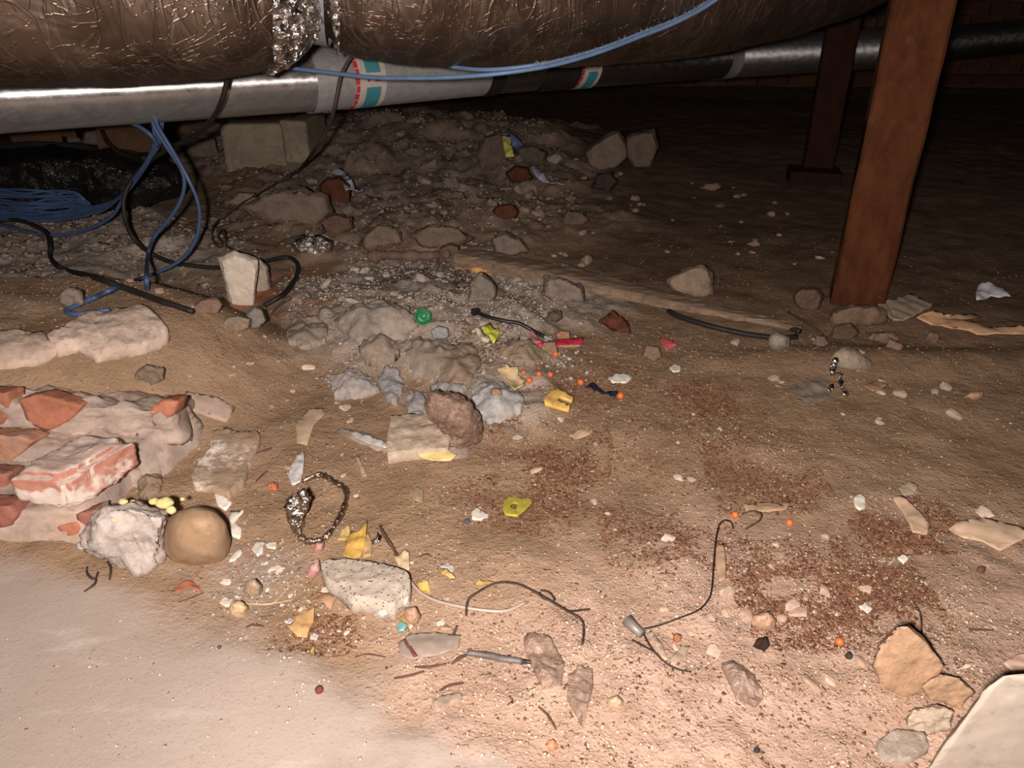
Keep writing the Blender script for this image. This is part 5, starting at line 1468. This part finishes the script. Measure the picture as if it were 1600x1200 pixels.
# ---- fallen batten and the bone-like stick
def batten():
    cl = [(722, 398), (760, 404), (820, 416), (900, 436), (1000, 458), (1100, 480), (1190, 499), (1250, 512)]
    W = [.085, .085, .082, .075, .066, .055, .035, .018]; Hh = [.034, .034, .032, .028, .022, .016, .012, .008]
    e = empty('batten', G1(980, 455), 'long weathered timber batten lying across behind the mound', 'batten')
    A, B = G1(722, 400, 0.030), G1(1252, 513, 0.010)
    n = 50
    P = []
    for i in range(n):
        p = A.lerp(B, i / (n - 1)); p.z = max(p.z, float(gz(p.x, p.y)) + 0.004); P.append(p)
    for _ in range(30):
        for i in range(1, n - 1): P[i].z = max(P[i].z, 0.5 * (P[i - 1].z + P[i + 1].z))
    bm = bmesh.new(); rings = []
    for i, p in enumerate(P):
        q = i / (n - 1) * (len(W) - 1)
        w = np.interp(q, range(len(W)), W); h = np.interp(q, range(len(Hh)), Hh)
        t = (P[min(i + 1, n - 1)] - P[max(i - 1, 0)]); t.z = 0; t.normalize()
        s = Vector((-t.y, t.x, 0))
        j = lambda k: 0.004 * mnoise.noise(Vector((i * 0.6, k * 3.1, 2)))
        rings.append([bm.verts.new(p + s * (a * w / 2 + j(k)) + Vector((0, 0, b * h / 2 + j(k + 9)))) for k, (a, b) in enumerate(((-1, -1), (-1, .7), (-.8, 1), (-.2, 1.1), (.4, .95), (1, .8), (1, -1)))])
    m = len(rings[0])
    for i in range(n - 1):
        for k in range(m): bm.faces.new((rings[i][k], rings[i][(k + 1) % m], rings[i + 1][(k + 1) % m], rings[i + 1][k]))
    bm.faces.new(rings[0]); bm.faces.new(rings[-1])
    t = NT('weathered_batten'); v = t.coord()
    g = t.noise(t.coord((3, 22, 22)), 4, 6, 0.65, 0.5)
    c = t.mix(t.ramp(g, 0.3, 0.7), (0.17, 0.115, 0.078), (0.32, 0.235, 0.165))
    t.set(color=c, rough=0.9, spec=0.2, normal=t.bump(g, 0.004, 0.9))
    s = add_bm('plank', bm, t.m, e, smooth=False)
    sheet('split_face', [(718, 404), (735, 404), (762, 412), (768, 424), (742, 420), (718, 414)], (118, 82, 48), None, None, h=0.02, parent=e, thick=0.012, rough=0.002)['label'] = 'fresh orange split wood'
batten()
BONE = stone_mat(alb((88, 68, 56), G1(640, 398), 0.95), name='old_root', scale=20, speck=0.1)
rt = empty('dry_root', G1(640, 404), 'pale knobbly root-like stick at the thick end of the batten', 'root')
tube('stem', [G1(x, y, .02) for x, y in ((576, 402), (592, 400), (604, 399), (640, 400), (676, 399), (700, 396))], 0.0135, BONE, parent=rt, taper=lambda q: 0.95 + 0.5 * math.exp(-((q - .14) / .08) ** 2) + 0.35 * math.exp(-((q - .62) / .03) ** 2) - 0.12 * q, jitter=0.12, seg=12)
rock('knob', [(684, 402), (688, 388), (700, 380), (716, 384), (720, 400), (704, 406)], 0.05, (84, 62, 52), None, parent=rt, amp=0.08)

# ================================================================== CABLES
BLUE = flat_mat((0.060, 0.105, 0.215), 0.42, 0.12, 30, 0.0003, 'blue_jacket', 0.5)
BLUEL = flat_mat((0.13, 0.225, 0.39), 0.42, 0.12, 30, 0.0003, 'blue_jacket_bright', 0.5)
bc = empty('blue_cable', D(830, 105, 1.64), 'pair of bright blue cables slung under the duct, furred with dust', 'cable')
hang = [(1190, -60, 1.55), (1118, 0, 1.585), (1060, 33, 1.59), (1000, 57, 1.58), (940, 80, 1.56), (880, 98, 1.545), (830, 108, 1.53), (770, 116, 1.53), (700, 121, 1.55), (640, 122, 1.58), (580, 121, 1.62), (520, 114, 1.66), (460, 107, 1.70), (420, 100, 1.74)]
tube('strand', [D(*p) for p in hang], 0.0045, BLUEL, parent=bc)
tube('strand', [D(x, y - 3 - 0.4 * k, d + 0.012) for k, (x, y, d) in enumerate(hang[:7])] + [D(760, 109, 1.56), D(700, 104, 1.62)], 0.0042, BLUEL, parent=bc)
bm = bmesh.new()
hp = spline([D(*p) for p in hang[1:7]], 30)
for k in range(420):
    p = hp[int(random.random() ** 1.1 * (len(hp) - 1))] + Vector((0, 0, 0.005))
    d = Vector((random.gauss(0, .5), random.gauss(-.2, .5), random.gauss(.5, .6))) * random.uniform(.002, .006)
    tube_bm(bm, [p, p + d * .5 + Vector((random.gauss(0, .002), 0, .001)), p + d], 0.00028, 3)
tag(add_bm('dust_fuzz', bm, flat_mat((0.42, 0.50, 0.62), 0.9, name='pale_fuzz'), bc), 'pale dusty fuzz', kind='stuff')

def hv(px, py, Y): return V(px, py, Y)
cable_r = 0.0048
def gl(px, py, h=0.008): return G1(px, py, h)
tube('blue_cable', [hv(236, 170, 1.95), hv(240, 196, 1.93), hv(262, 232, 1.92), hv(283, 264, 1.91), hv(288, 290, 1.91), hv(280, 318, 1.91), hv(262, 345, 1.91), hv(240, 372, 1.91), hv(231, 400, 1.91), gl(229, 430, .03), gl(230, 452)], cable_r, BLUE, 'blue cable loop ending straight down on the dirt', 'cable')
tube('blue_cable', [hv(240, 170, 1.93), hv(246, 196, 1.90), hv(270, 236, 1.89), hv(292, 276, 1.88), hv(308, 312, 1.88), hv(312, 345, 1.88), hv(304, 378, 1.88), hv(284, 405, 1.88), hv(252, 423, 1.87), hv(215, 437, 1.86), gl(180, 450, .03), gl(150, 464, .015), gl(118, 478), gl(103, 486), gl(116, 491), gl(145, 488), gl(172, 484)], cable_r, BLUE, 'blue cable with the widest loop, doubling back on the dirt at the left', 'cable')
tube('blue_cable', [hv(196, 300, 2.1), hv(188, 318, 2.12), hv(172, 340, 2.14), hv(140, 357, 2.16), hv(100, 366, 2.18), hv(60, 366, 2.2), hv(20, 356, 2.24), hv(-20, 345, 2.3)], cable_r, BLUE, 'blue cable sagging lowest under the cable coil', 'cable')
tube('blue_cable', [hv(180, 186, 1.95), hv(206, 193, 1.94), hv(224, 202, 1.93), hv(238, 214, 1.93), hv(246, 228, 1.95)], cable_r, BLUE, 'short blue cable curving out from behind the pipe', 'cable')
coil = empty('cable_coil', gl(60, 345), 'loose coil of many thin blue cables on the black plastic', 'cable coil')
rr = random.Random(4)
for k in range(24):
    q = k / 23
    y0 = 296 + 46 * q
    w = [hv(-70, y0 + rr.uniform(-6, 6), 2.36 + rr.uniform(-.05, .05)), hv(-10, y0 + rr.uniform(-4, 4), 2.34), hv(40, y0 + 4 + rr.uniform(-5, 5), 2.31 + rr.uniform(-.03, .03)), hv(90 + rr.uniform(-12, 12), y0 + 3 + rr.uniform(-4, 4), 2.29)]
    if k % 3 == 0:
        w += [hv(128, 322 + 10 * q, 2.26), hv(165, 318 + 3 * q, 2.2), hv(194, 302 + 2 * q, 2.12), hv(212 + 6 * q, 276, 2.06), hv(236 + 4 * q, 240, 1.99), hv(244 + 8 * q, 210, 1.97), hv(240 + 18 * q, 172, 1.97)]
    elif k % 3 == 1:
        w += [hv(128 + rr.uniform(-8, 8), y0 + rr.uniform(-2, 6), 2.27), hv(140, 330 + rr.uniform(-6, 6), 2.27), hv(120, 338 + rr.uniform(-4, 3), 2.3), hv(60, 340 + rr.uniform(-6, 4), 2.32), hv(-10, 334 + rr.uniform(-9, 6), 2.36)]
    else:
        w += [hv(120, 300 + 30 * q, 2.28), hv(150, 326 + 8 * q, 2.24), hv(178, 314 + 3 * q, 2.17), hv(200, 292, 2.1), hv(226 + 5 * q, 254, 2.02), hv(240 + 10 * q, 222, 1.97), hv(234 + 16 * q, 176, 1.96)]
    tube('strand', w, 0.0036, BLUE, parent=coil, seg=6, per=5)
tube('black_cable', [D(362, 100, 1.66), D(355, 126, 1.69), D(346, 158, 1.72), D(330, 188, 1.80), D(304, 212, 1.90), D(272, 228, 1.97), D(238, 248, 2.02), D(210, 276, 2.05), D(194, 308, 2.06), D(196, 344, 2.07), D(210, 374, 2.07), gl(236, 396, .03), gl(268, 410, .012), gl(300, 415), gl(340, 418), gl(380, 412), gl(412, 409, .012), gl(438, 403, .012), gl(456, 404, .012), gl(466, 416, .012), gl(460, 438, .012), gl(442, 460, .012), gl(412, 478, .008)], 0.0060, BLK_M, 'black cable in one big hanging loop, then curling behind the kite-shaped stone', 'cable')
tube('black_cable', [hv(-60, 352, 2.4), hv(-10, 346, 2.36), hv(25, 344, 2.3), hv(52, 352, 2.24), hv(72, 364, 2.2), gl(78, 382, .03), gl(79, 402, .012), gl(90, 416), gl(110, 424), gl(150, 435), gl(200, 452), gl(250, 470), gl(302, 487)], 0.0062, BLK_M, 'black cable running straight along the dirt from the coil to the brownish stone', 'cable')
tube('black_cable', [hv(-80, 236, 2.75), hv(0, 231, 2.72), hv(40, 226, 2.7), hv(90, 227, 2.68), hv(134, 230, 2.66), hv(170, 238, 2.6), hv(206, 246, 2.5), hv(236, 250, 2.4)], 0.011, BLK_M, 'thick black cable lying along the top of the black plastic', 'cable')
tube('black_cable', [hv(160, 205, 2.6), hv(168, 222, 2.55), hv(186, 238, 2.5), hv(206, 245, 2.46), hv(226, 247, 2.4)], 0.007, BLK_M, 'short black cable round the brown cardboard', 'cable')
bw = empty('brown_wire', D(505, 210, 2.2), 'thin brown wire dropping from the pipe label to the left rubble', 'wire')
BRW = flat_mat((0.085, 0.055, 0.042), 0.6, 0.3, 60, 0.0006, 'brown_wire')
tube('thick_wire', [D(548, 90, 1.93), D(540, 104, 1.93), D(532, 122, 1.93), D(526, 150, 1.945), D(520, 178, 1.99), D(508, 206, 2.1), D(492, 234, 2.25), gl(470, 262, .06), gl(450, 276, .045)], 0.0050, BRW, parent=bw)
tube('thin_wire', [gl(450, 276, .045), gl(430, 288, .04), gl(405, 302, .05), gl(380, 316, .05), gl(356, 334, .04), gl(340, 346, .03), gl(332, 358, .02), gl(333, 374, .02), gl(342, 386, .015), gl(352, 380, .03), gl(350, 362, .035), gl(344, 360, .03), gl(342, 372, .02), gl(358, 388, .02), gl(366, 396, .015)], 0.0030, BRW, parent=bw)
jn = [gl(452, 275, .045), gl(445, 279, .045)]
tube('splice', [jn[0], (jn[0] + jn[1]) / 2, jn[1]], 0.008, BRW, parent=bw)

# black plastic wrap and the brown cardboard behind it
BAGK = NT('black_film'); v = BAGK.coord(); a_ = BAGK.noise(v, 16, 5, 0.6, 1.4)
BAGK.set(color=(0.012, 0.011, 0.011), rough=0.20, spec=0.5, normal=BAGK.bump(a_, 0.03, 0.9))
rock('black_plastic', [(-140, 300), (-120, 250), (0, 238), (60, 230), (130, 236), (190, 243), (240, 254), (272, 268), (284, 284), (272, 300), (230, 314), (190, 322), (140, 336), (60, 350), (-60, 360)], 0.42, None, 'heap of crumpled shiny black plastic sheet at the left edge', cat='plastic sheet', mat=BAGK.m, amp=0.035, rnd=1, detail=30, base_px=(120, 345), front=0.7)
CARD = stone_mat((0.085, 0.045, 0.024), name='cardboard', scale=8, var=0.18, speck=0.1, bump=0.002)
def curl(px0, px1, py0, py1, Y, label):
    a = V(px0, py1, Y); b = V(px1, py1, Y); top = V(px0, py0, Y)
    R = (top.z - a.z) * 0.6
    bm = bmesh.new(); n = 18; rings = []
    for k in range(n + 1):
        t = k / n
        th = math.radians(-40 + 230 * t)
        ring = []
        for q in (0, .33, .66, 1):
            p = Vector((a.x + (b.x - a.x) * q, Y + 0.06 + R * math.cos(th) * -1 + 0.05 * q, a.z + R * 0.7 + R * math.sin(th) - 0.03 * q))
            ring.append((bm.verts.new(p), bm.verts.new(p + Vector((0, 0.008 * math.cos(th), -0.008 * math.sin(th))))))
        rings.append(ring)
    for i in range(n):
        for k in range(3):
            bm.faces.new((rings[i][k][0], rings[i][k + 1][0], rings[i + 1][k + 1][0], rings[i + 1][k][0]))
            bm.faces.new((rings[i][k][1], rings[i + 1][k][1], rings[i + 1][k + 1][1], rings[i][k + 1][1]))
    tag(add_bm('cardboard_roll', bm, CARD), label, 'cardboard')
curl(160, 236, 188, 246, 2.62, 'brown curled cardboard between the pipe and the black plastic')
curl(18, 84, 186, 228, 2.78, 'brown curled cardboard at the far left under the pipe')
for ol, lab in (([(86, 226), (94, 204), (118, 196), (128, 222)], 'dim grey stone between the two cardboard rolls, left one'), ([(128, 226), (132, 204), (156, 200), (160, 228)], 'dim grey stone between the two cardboard rolls, right one'), ([(286, 244), (292, 222), (336, 214), (345, 246)], 'dim grey stone left of the concrete pad')):
    rock('stone', ol, 0.16, (52, 44, 38), lab)

# ================================================================== SMALL STONES, one object each
def in_poly(x, y, X, Y):
    r = np.zeros(x.shape, bool); n = len(X)
    for i in range(n):
        x0, y0, x1, y1 = X[i], Y[i], X[(i + 1) % n], Y[(i + 1) % n]
        c = ((y0 > y) != (y1 > y)) & (x < (x1 - x0) * (y - y0) / (y1 - y0 + 1e-12) + x0)
        r ^= c
    return r
def scatter(poly, n, clump=0.0, cf=14, seed=0):
    """n random spots on the dirt inside a patch, evenly or in clumps"""
    p = np.array(poly, float)
    X, Y = flat(p[:, 0], p[:, 1])
    out = []
    g = np.random.default_rng(900 + seed)
    while sum(len(o) for o in out) < n:
        x = g.uniform(X.min(), X.max(), 4000); y = g.uniform(Y.min(), Y.max(), 4000)
        wx = x + (0.10 * fbm(x, y, 9, 4, seed + 1) + 0.05 * g.normal(0, 1, 4000)) * (1 if clump else .4); wy = y + (0.10 * fbm(x, y, 9, 4, seed + 2) + 0.05 * g.normal(0, 1, 4000)) * (1 if clump else .4)
        k = in_poly(wx, wy, X, Y)
        if clump:
            k &= g.uniform(0, 1, 4000) < np.clip((vnoise(x * cf, y * cf, seed + 3) * 0.6 + vnoise(x * cf * 2.3, y * cf * 2.3, seed + 4) * 0.4 - clump) * 4, 0.0, 1)
        out.append(np.stack([x[k], y[k]], 1))
    return np.concatenate(out)[:n]

def pebble_mesh(seed, flatn, mat, ang):
    bm = bmesh.new(); bmesh.ops.create_icosphere(bm, subdivisions=2, radius=1)
    rr = random.Random(seed)
    off = Vector((seed * 3.3, seed * 1.7, 0))
    for v in bm.verts:
        v.co *= 1 + ang * mnoise.noise(v.co * 1.3 + off) + ang * 0.4 * mnoise.noise(v.co * 3.3 + off)
    for _ in range(4):
        d = Vector((rr.gauss(0, 1), rr.gauss(0, 1), rr.gauss(0, 1))).normalized(); c = rr.uniform(.5, .8)
        for v in bm.verts:
            k = v.co.dot(d) - c
            if k > 0: v.co -= d * k
    for v in bm.verts: v.co.z *= flatn
    me = bpy.data.meshes.new('stone'); bm.to_mesh(me); bm.free()
    me.polygons.foreach_set('use_smooth', [ang < 0.4] * len(me.polygons))
    me.materials.append(mat)
    return me
ZONES = (
    ([(330, 215), (480, 190), (700, 195), (850, 235), (900, 340), (760, 370), (600, 345), (400, 330)], 62, (.012, .045), [(0.26, 0.20, 0.165), (0.33, 0.26, 0.215), (0.22, 0.15, 0.11)], .7, .45, 'stone', 'small grey-brown stone on the far rubble heap', 'stones of the far rubble heap'),
    ([(480, 340), (760, 330), (900, 340), (960, 430), (830, 400), (700, 395), (500, 400)], 34, (.008, .026), [(0.36, 0.28, 0.23), (0.30, 0.22, 0.17)], .65, .45, 'stone', 'small pale stone just behind the batten', 'stones behind the batten'),
    ([(900, 270), (1220, 290), (1310, 400), (1270, 470), (1120, 450), (960, 400)], 30, (.006, .020), [(0.34, 0.26, 0.20), (0.28, 0.19, 0.14)], .6, .45, 'stone', 'small stone on the dark soil between batten and far post', 'stones on the dark soil'),
    ([(470, 430), (880, 440), (910, 520), (840, 600), (560, 600), (460, 520)], 40, (.006, .018), [(0.44, 0.38, 0.33), (0.36, 0.28, 0.22), (0.50, 0.45, 0.40)], .7, .5, 'mortar_crumb', 'loose grey mortar crumb on the mound', 'mortar crumbs on the mound'),
    ([(0, 370), (330, 400), (330, 560), (200, 560), (60, 480)], 16, (.006, .020), [(0.42, 0.34, 0.28), (0.36, 0.27, 0.21)], .6, .45, 'stone', 'small stone on the left dirt near the straight black cable', 'stones near the straight black cable'),
    ([(300, 560), (600, 600), (600, 800), (430, 760), (300, 640)], 20, (.004, .013), [(0.40, 0.30, 0.22), (0.50, 0.40, 0.31)], .6, .4, 'stone', 'small tan stone between the footing and the concrete block', 'stones between footing and concrete block'),
    ([(330, 850), (480, 850), (700, 900), (720, 1000), (560, 1000), (400, 980)], 34, (.0025, .0075), [(0.66, 0.58, 0.50), (0.58, 0.48, 0.40)], .5, .5, 'plaster_crumb', 'tiny white plaster crumb round the pumice slab', 'plaster crumbs round the pumice slab'),
    ([(980, 900), (1350, 900), (1420, 1000), (1300, 1150), (1000, 1080)], 36, (.003, .011), [(0.45, 0.315, 0.235), (0.51, 0.37, 0.285)], .5, .4, 'stone', 'small tan stone half sunk in the pink foreground dirt', 'stones in the pink foreground dirt'),
    ([(1130, 500), (1320, 520), (1460, 530), (1560, 640), (1300, 660), (1160, 600)], 18, (.004, .014), [(0.42, 0.32, 0.25), (0.48, 0.40, 0.33)], .6, .4, 'stone', 'small stone on the smooth dirt in front of the post', 'stones in front of the post'),
    ([(760, 640), (1200, 640), (1280, 780), (1480, 900), (1150, 880), (800, 800)], 26, (.003, .009), [(0.46, 0.34, 0.25), (0.58, 0.48, 0.39)], .6, .4, 'stone', 'small pale pebble among the red-brown granules', 'pebbles among the granules'),
)
SMALL = []
for zi, (poly, n, (r0, r1), cols, fl_, ang, nm, lab, grp) in enumerate(ZONES):
    meshes = [pebble_mesh(zi * 10 + k, fl_, stone_mat(cols[k % len(cols)], name='small_stone', scale=1.1, var=0.22, speck=0.3, bump=0.0006), ang) for k in range(6)]
    pts = scatter(poly, n, 0, seed=zi + 40)
    zz = gz(pts[:, 0], pts[:, 1])
    for k in range(n):
        r = r0 + (r1 - r0) * random.random() ** 2.2
        o = bpy.data.objects.new(nm, meshes[k % 6])
        o.location = (pts[k, 0], pts[k, 1], zz[k] + r * fl_ * 0.35)
        o.rotation_euler = (random.uniform(-.3, .3), random.uniform(-.3, .3), random.uniform(0, 6.28))
        o.scale = (r * random.uniform(.85, 1.5), r, r * random.uniform(.8, 1.1))
        C.objects.link(o)
        tag(o, lab, 'stone' if nm == 'stone' else 'crumb', grp)
        SMALL.append((o, nm, cols[k % 6 % len(cols)], r))

LANDMARKS = (('the green bottle cap', 661, 500), ('the kite-shaped stone', 372, 468), ('the large left slab', 165, 545), ('the far boulder pair', 965, 268), ('the rust-red brick fragment', 522, 314),
    ('the upright yellow scrap', 793, 248), ('the crumpled foil on the rubble', 490, 396), ('the thick end of the batten', 730, 408), ('the middle of the batten', 980, 455), ('the thin end of the batten', 1245, 515),
    ('the grey rock behind the batten', 1080, 465), ('the red-brown post', 1345, 490), ('the far dark post', 1282, 292), ('the foil-draped pale stone', 1330, 586), ('the round grey stone', 1216, 550),
    ('the bark chunk', 962, 520), ('the red plastic strip', 880, 538), ('the cable tie head', 742, 488), ('the tan concrete block', 655, 705), ('the brown plastic bag', 710, 700), ('the yellow forked clip', 872, 635),
    ('the white oval flake', 968, 596), ('the olive ring tab', 805, 800), ('the foil loop', 495, 845), ('the crusted slab', 350, 765), ('the round tan stone', 305, 895), ('the pumice slab', 570, 935), ('the big tan leaf', 472, 990),
    ('the curled yellow leaf', 556, 870), ('the teal chip', 628, 982), ('the grey rod', 780, 1030), ('the bottom plastic bag', 905, 1110), ('the grey wire lug', 990, 985), ('the black wire tip', 1130, 815), ('the square white chip', 1343, 792),
    ('the taller tan rock', 1420, 1088), ('the plastic bag left of the tan rocks', 1160, 1085), ('the tan round pebble by the granules', 1190, 985), ('the broad tan sheet', 1545, 850), ('the straw stalk', 400, 944), ('the far rubble ridge', 640, 225),
    ('the concrete pad', 412, 262), ('the wide flat grey rock', 450, 346), ('the pink plastic triangle', 1044, 545), ('the bent cable on the dirt', 104, 488), ('the wide loop of blue cable', 230, 450), ('the cream curled shard', 800, 604))
LW = [(n_, G1(x, y)) for n_, x, y in LANDMARKS]
ORD = ['closest', 'second closest', 'third closest', 'fourth closest', 'fifth closest', 'sixth closest', 'seventh closest', 'eighth closest', 'ninth closest', 'tenth closest', 'eleventh closest', 'twelfth closest']
buckets = {}
for o, nm, col, r in SMALL:
    p = Vector(o.location)
    n_, q = min(LW, key=lambda e: (e[1] - p).length)
    d = p - q
    dr = ('right of' if d.x > 0 else 'left of') if abs(d.x) > abs(d.y) * 0.8 else ('behind' if d.y > 0 else 'in front of')
    lum = 0.3 * col[0] + 0.6 * col[1] + 0.1 * col[2]
    cw = 'whitish' if lum > 0.47 else ('grey' if col[0] / col[2] < 1.35 else ('dark brown' if lum < 0.19 else ('tan' if lum > 0.3 else 'dull brown')))
    buckets.setdefault((n_, dr, cw, nm), []).append((d.length, o, r))
for (n_, dr, cw, nm), l in buckets.items():
    l.sort(key=lambda e: e[0])
    for k, (dd, o, r) in enumerate(l):
        sz = 'fist-sized' if r > .028 else ('small' if r > .008 else 'tiny')
        o['label'] = f"{sz} {cw} {nm.replace('_', ' ')} {dr} {n_}" + (f", {ORD[min(k, 11)]}" if len(l) > 1 else '')

# ================================================================== UNCOUNTABLE GRANULES AND GRIT
def grains(name, pts, r0, r1, flatn, mat, label, seed):
    g = np.random.default_rng(seed)
    n = len(pts)
    base = np.array([(1, 0, 0), (-1, 0, 0), (0, 1, 0), (0, -1, 0), (0, 0, 1), (0, 0, -1)], float)
    fc = np.array([(0, 2, 4), (2, 1, 4), (1, 3, 4), (3, 0, 4), (2, 0, 5), (1, 2, 5), (3, 1, 5), (0, 3, 5)])
    r = r0 + (r1 - r0) * g.uniform(0, 1, n) ** 2.5
    v = base[None] * g.uniform(.6, 1.35, (n, 6, 1))
    v = v + g.normal(0, .18, (n, 6, 3))
    v[:, :, 2] *= flatn; v[:, :, 0] *= g.uniform(.8, 1.8, (n, 1))
    a = g.uniform(0, 6.283, n); c, s = np.cos(a)[:, None], np.sin(a)[:, None]
    x = v[:, :, 0] * c - v[:, :, 1] * s; y = v[:, :, 0] * s + v[:, :, 1] * c
    z = gz(pts[:, 0], pts[:, 1])
    co = np.stack([x * r[:, None] + pts[:, :1], y * r[:, None] + pts[:, 1:2], v[:, :, 2] * r[:, None] + (z + r * flatn * .4)[:, None]], 2).reshape(-1, 3)
    fa = (fc[None] + 6 * np.arange(n)[:, None, None]).reshape(-1, 3)
    me = bpy.data.meshes.new(name)
    me.vertices.add(len(co)); me.vertices.foreach_set('co', co.astype(np.float32).ravel())
    me.loops.add(len(fa) * 3); me.loops.foreach_set('vertex_index', fa.astype(np.int32).ravel())
    me.polygons.add(len(fa)); me.polygons.foreach_set('loop_start', np.arange(0, len(fa) * 3, 3, dtype=np.int32)); me.polygons.foreach_set('loop_total', np.full(len(fa), 3, np.int32))
    me.update(calc_edges=True); me.validate()
    me.materials.append(mat)
    o = bpy.data.objects.new(name, me); C.objects.link(o)
    tag(o, label, 'granules', kind='stuff')
def grain_mat(a, b, name):
    t = NT(name); v = t.coord()
    n = t.voro(v, 190, out='Color'); s = t.n('ShaderNodeSeparateColor'); t.link(n, s.inputs[0])
    return t.set(color=t.mix(s.outputs[0], a, b), rough=0.85, spec=0.25)
RZ = [([(760, 640), (850, 640), (960, 700), (960, 770), (860, 800), (780, 740)], 2600), ([(1080, 590), (1180, 600), (1190, 680), (1110, 700), (1060, 650)], 1300),
      ([(1090, 690), (1200, 680), (1290, 740), (1270, 800), (1120, 780)], 1700), ([(1340, 780), (1470, 770), (1490, 830), (1430, 860), (1350, 850)], 1800), ([(1180, 860), (1400, 830), (1450, 930), (1330, 1010), (1190, 1000), (1150, 930)], 4200),
      ([(700, 560), (790, 540), (800, 600), (740, 600)], 700), ([(800, 560), (1010, 540), (1060, 600), (1000, 650), (820, 640)], 1300), ([(930, 780), (1160, 800), (1180, 900), (980, 880)], 1000), ([(690, 740), (830, 760), (900, 830), (720, 830)], 500), ([(420, 960), (560, 950), (600, 1000), (440, 1020)], 320), ([(940, 640), (1100, 640), (1120, 780), (960, 760)], 400)]
pts = np.concatenate([scatter(p, int(n * 2.4), 0.32, 14, 100 + i) for i, (p, n) in enumerate(RZ)])
pts2 = np.concatenate([scatter(p, int(n * 0.16), 0.30, 14, 300 + i) for i, (p, n) in enumerate(RZ)])
grains('pale_specks', pts2, .0006, .0020, .7, grain_mat((0.46, 0.33, 0.24), (0.74, 0.64, 0.55), 'pale_speck'), 'pale flecks mixed into the red-brown granules', 6)
grains('red_granules', pts, .0008, .0025, .7, grain_mat((0.10, 0.043, 0.023), (0.27, 0.135, 0.075), 'red_granule'), 'spill of red-brown granules across the middle and right dirt', 1)
ALLZ = [(0, 560), (330, 420), (700, 620), (950, 500), (1600, 560), (1600, 1250), (860, 1250), (420, 930), (280, 800)]
FORE = [(900, 900), (1600, 860), (1600, 1250), (820, 1250), (720, 1000)]
LOWM = [(380, 830), (760, 880), (900, 1100), (640, 1040), (400, 960)]
pts = np.concatenate([scatter(ALLZ, 2600, 0.30, 10, 200), scatter(FORE, 2600, 0.3, 12, 201), scatter(LOWM, 900, 0.3, 12, 202)])
grains('pale_grit', pts, .0006, .0022, .6, grain_mat((0.50, 0.39, 0.30), (0.68, 0.58, 0.49), 'pale_grit'), 'fine pale grit strewn over the dirt', 2)
pts = np.concatenate([scatter(ALLZ, 2600, 0.32, 9, 203), scatter(FORE, 1300, 0.35, 10, 204), scatter([(420, 400), (900, 400), (960, 560), (640, 620), (440, 560)], 900, 0.4, 10, 205)])
grains('dark_grit', pts, .0007, .0024, .6, grain_mat((0.10, 0.055, 0.038), (0.20, 0.12, 0.08), 'dark_grit'), 'fine dark grit strewn over the dirt', 3)
pts = np.concatenate([scatter(ALLZ, 5200, 0.25, 8, 206), scatter(FORE, 3200, 0.25, 9, 207), scatter([(0, 380), (900, 300), (1600, 420), (1600, 600), (0, 620)], 2600, 0.3, 6, 208), scatter([(330, 200), (850, 200), (950, 380), (400, 420)], 2200, 0.25, 5, 209)])
grains('soil_crumbs', pts, .0008, .0030, .55, grain_mat((0.28, 0.19, 0.125), (0.44, 0.32, 0.235), 'soil_crumb'), 'loose crumbs of the brown soil', 4)
pts = np.concatenate([scatter([(440, 440), (620, 395), (900, 440), (915, 540), (830, 640), (640, 620), (500, 600)], 3800, 0.25, 12, 400)])
grains('mortar_grit', pts, .0012, .0062, .6, grain_mat((0.30, 0.25, 0.205), (0.56, 0.49, 0.42), 'mortar_grit_grain'), 'broken grey mortar grit over the mound', 7)
pts = np.concatenate([scatter([(330, 215), (480, 185), (850, 200), (920, 330), (760, 400), (350, 400)], 3200, 0.2, 6, 401), scatter([(-100, 340), (330, 340), (420, 440), (60, 480), (-100, 480)], 1500, 0.25, 7, 402)])
grains('rubble_grit', pts, .0025, .013, .6, grain_mat((0.17, 0.12, 0.09), (0.42, 0.345, 0.285), 'rubble_grit_grain'), 'broken rubble grit over the far heap and left bank', 8)
pts = scatter([(-100, 960), (300, 980), (600, 1060), (760, 1200), (-100, 1200)], 240, 0, 5, 210)
grains('slab_grit', pts, .0006, .0022, .5, grain_mat((0.20, 0.13, 0.10), (0.66, 0.60, 0.54), 'slab_grit'), 'sparse grit on the smooth pale slab', 5)
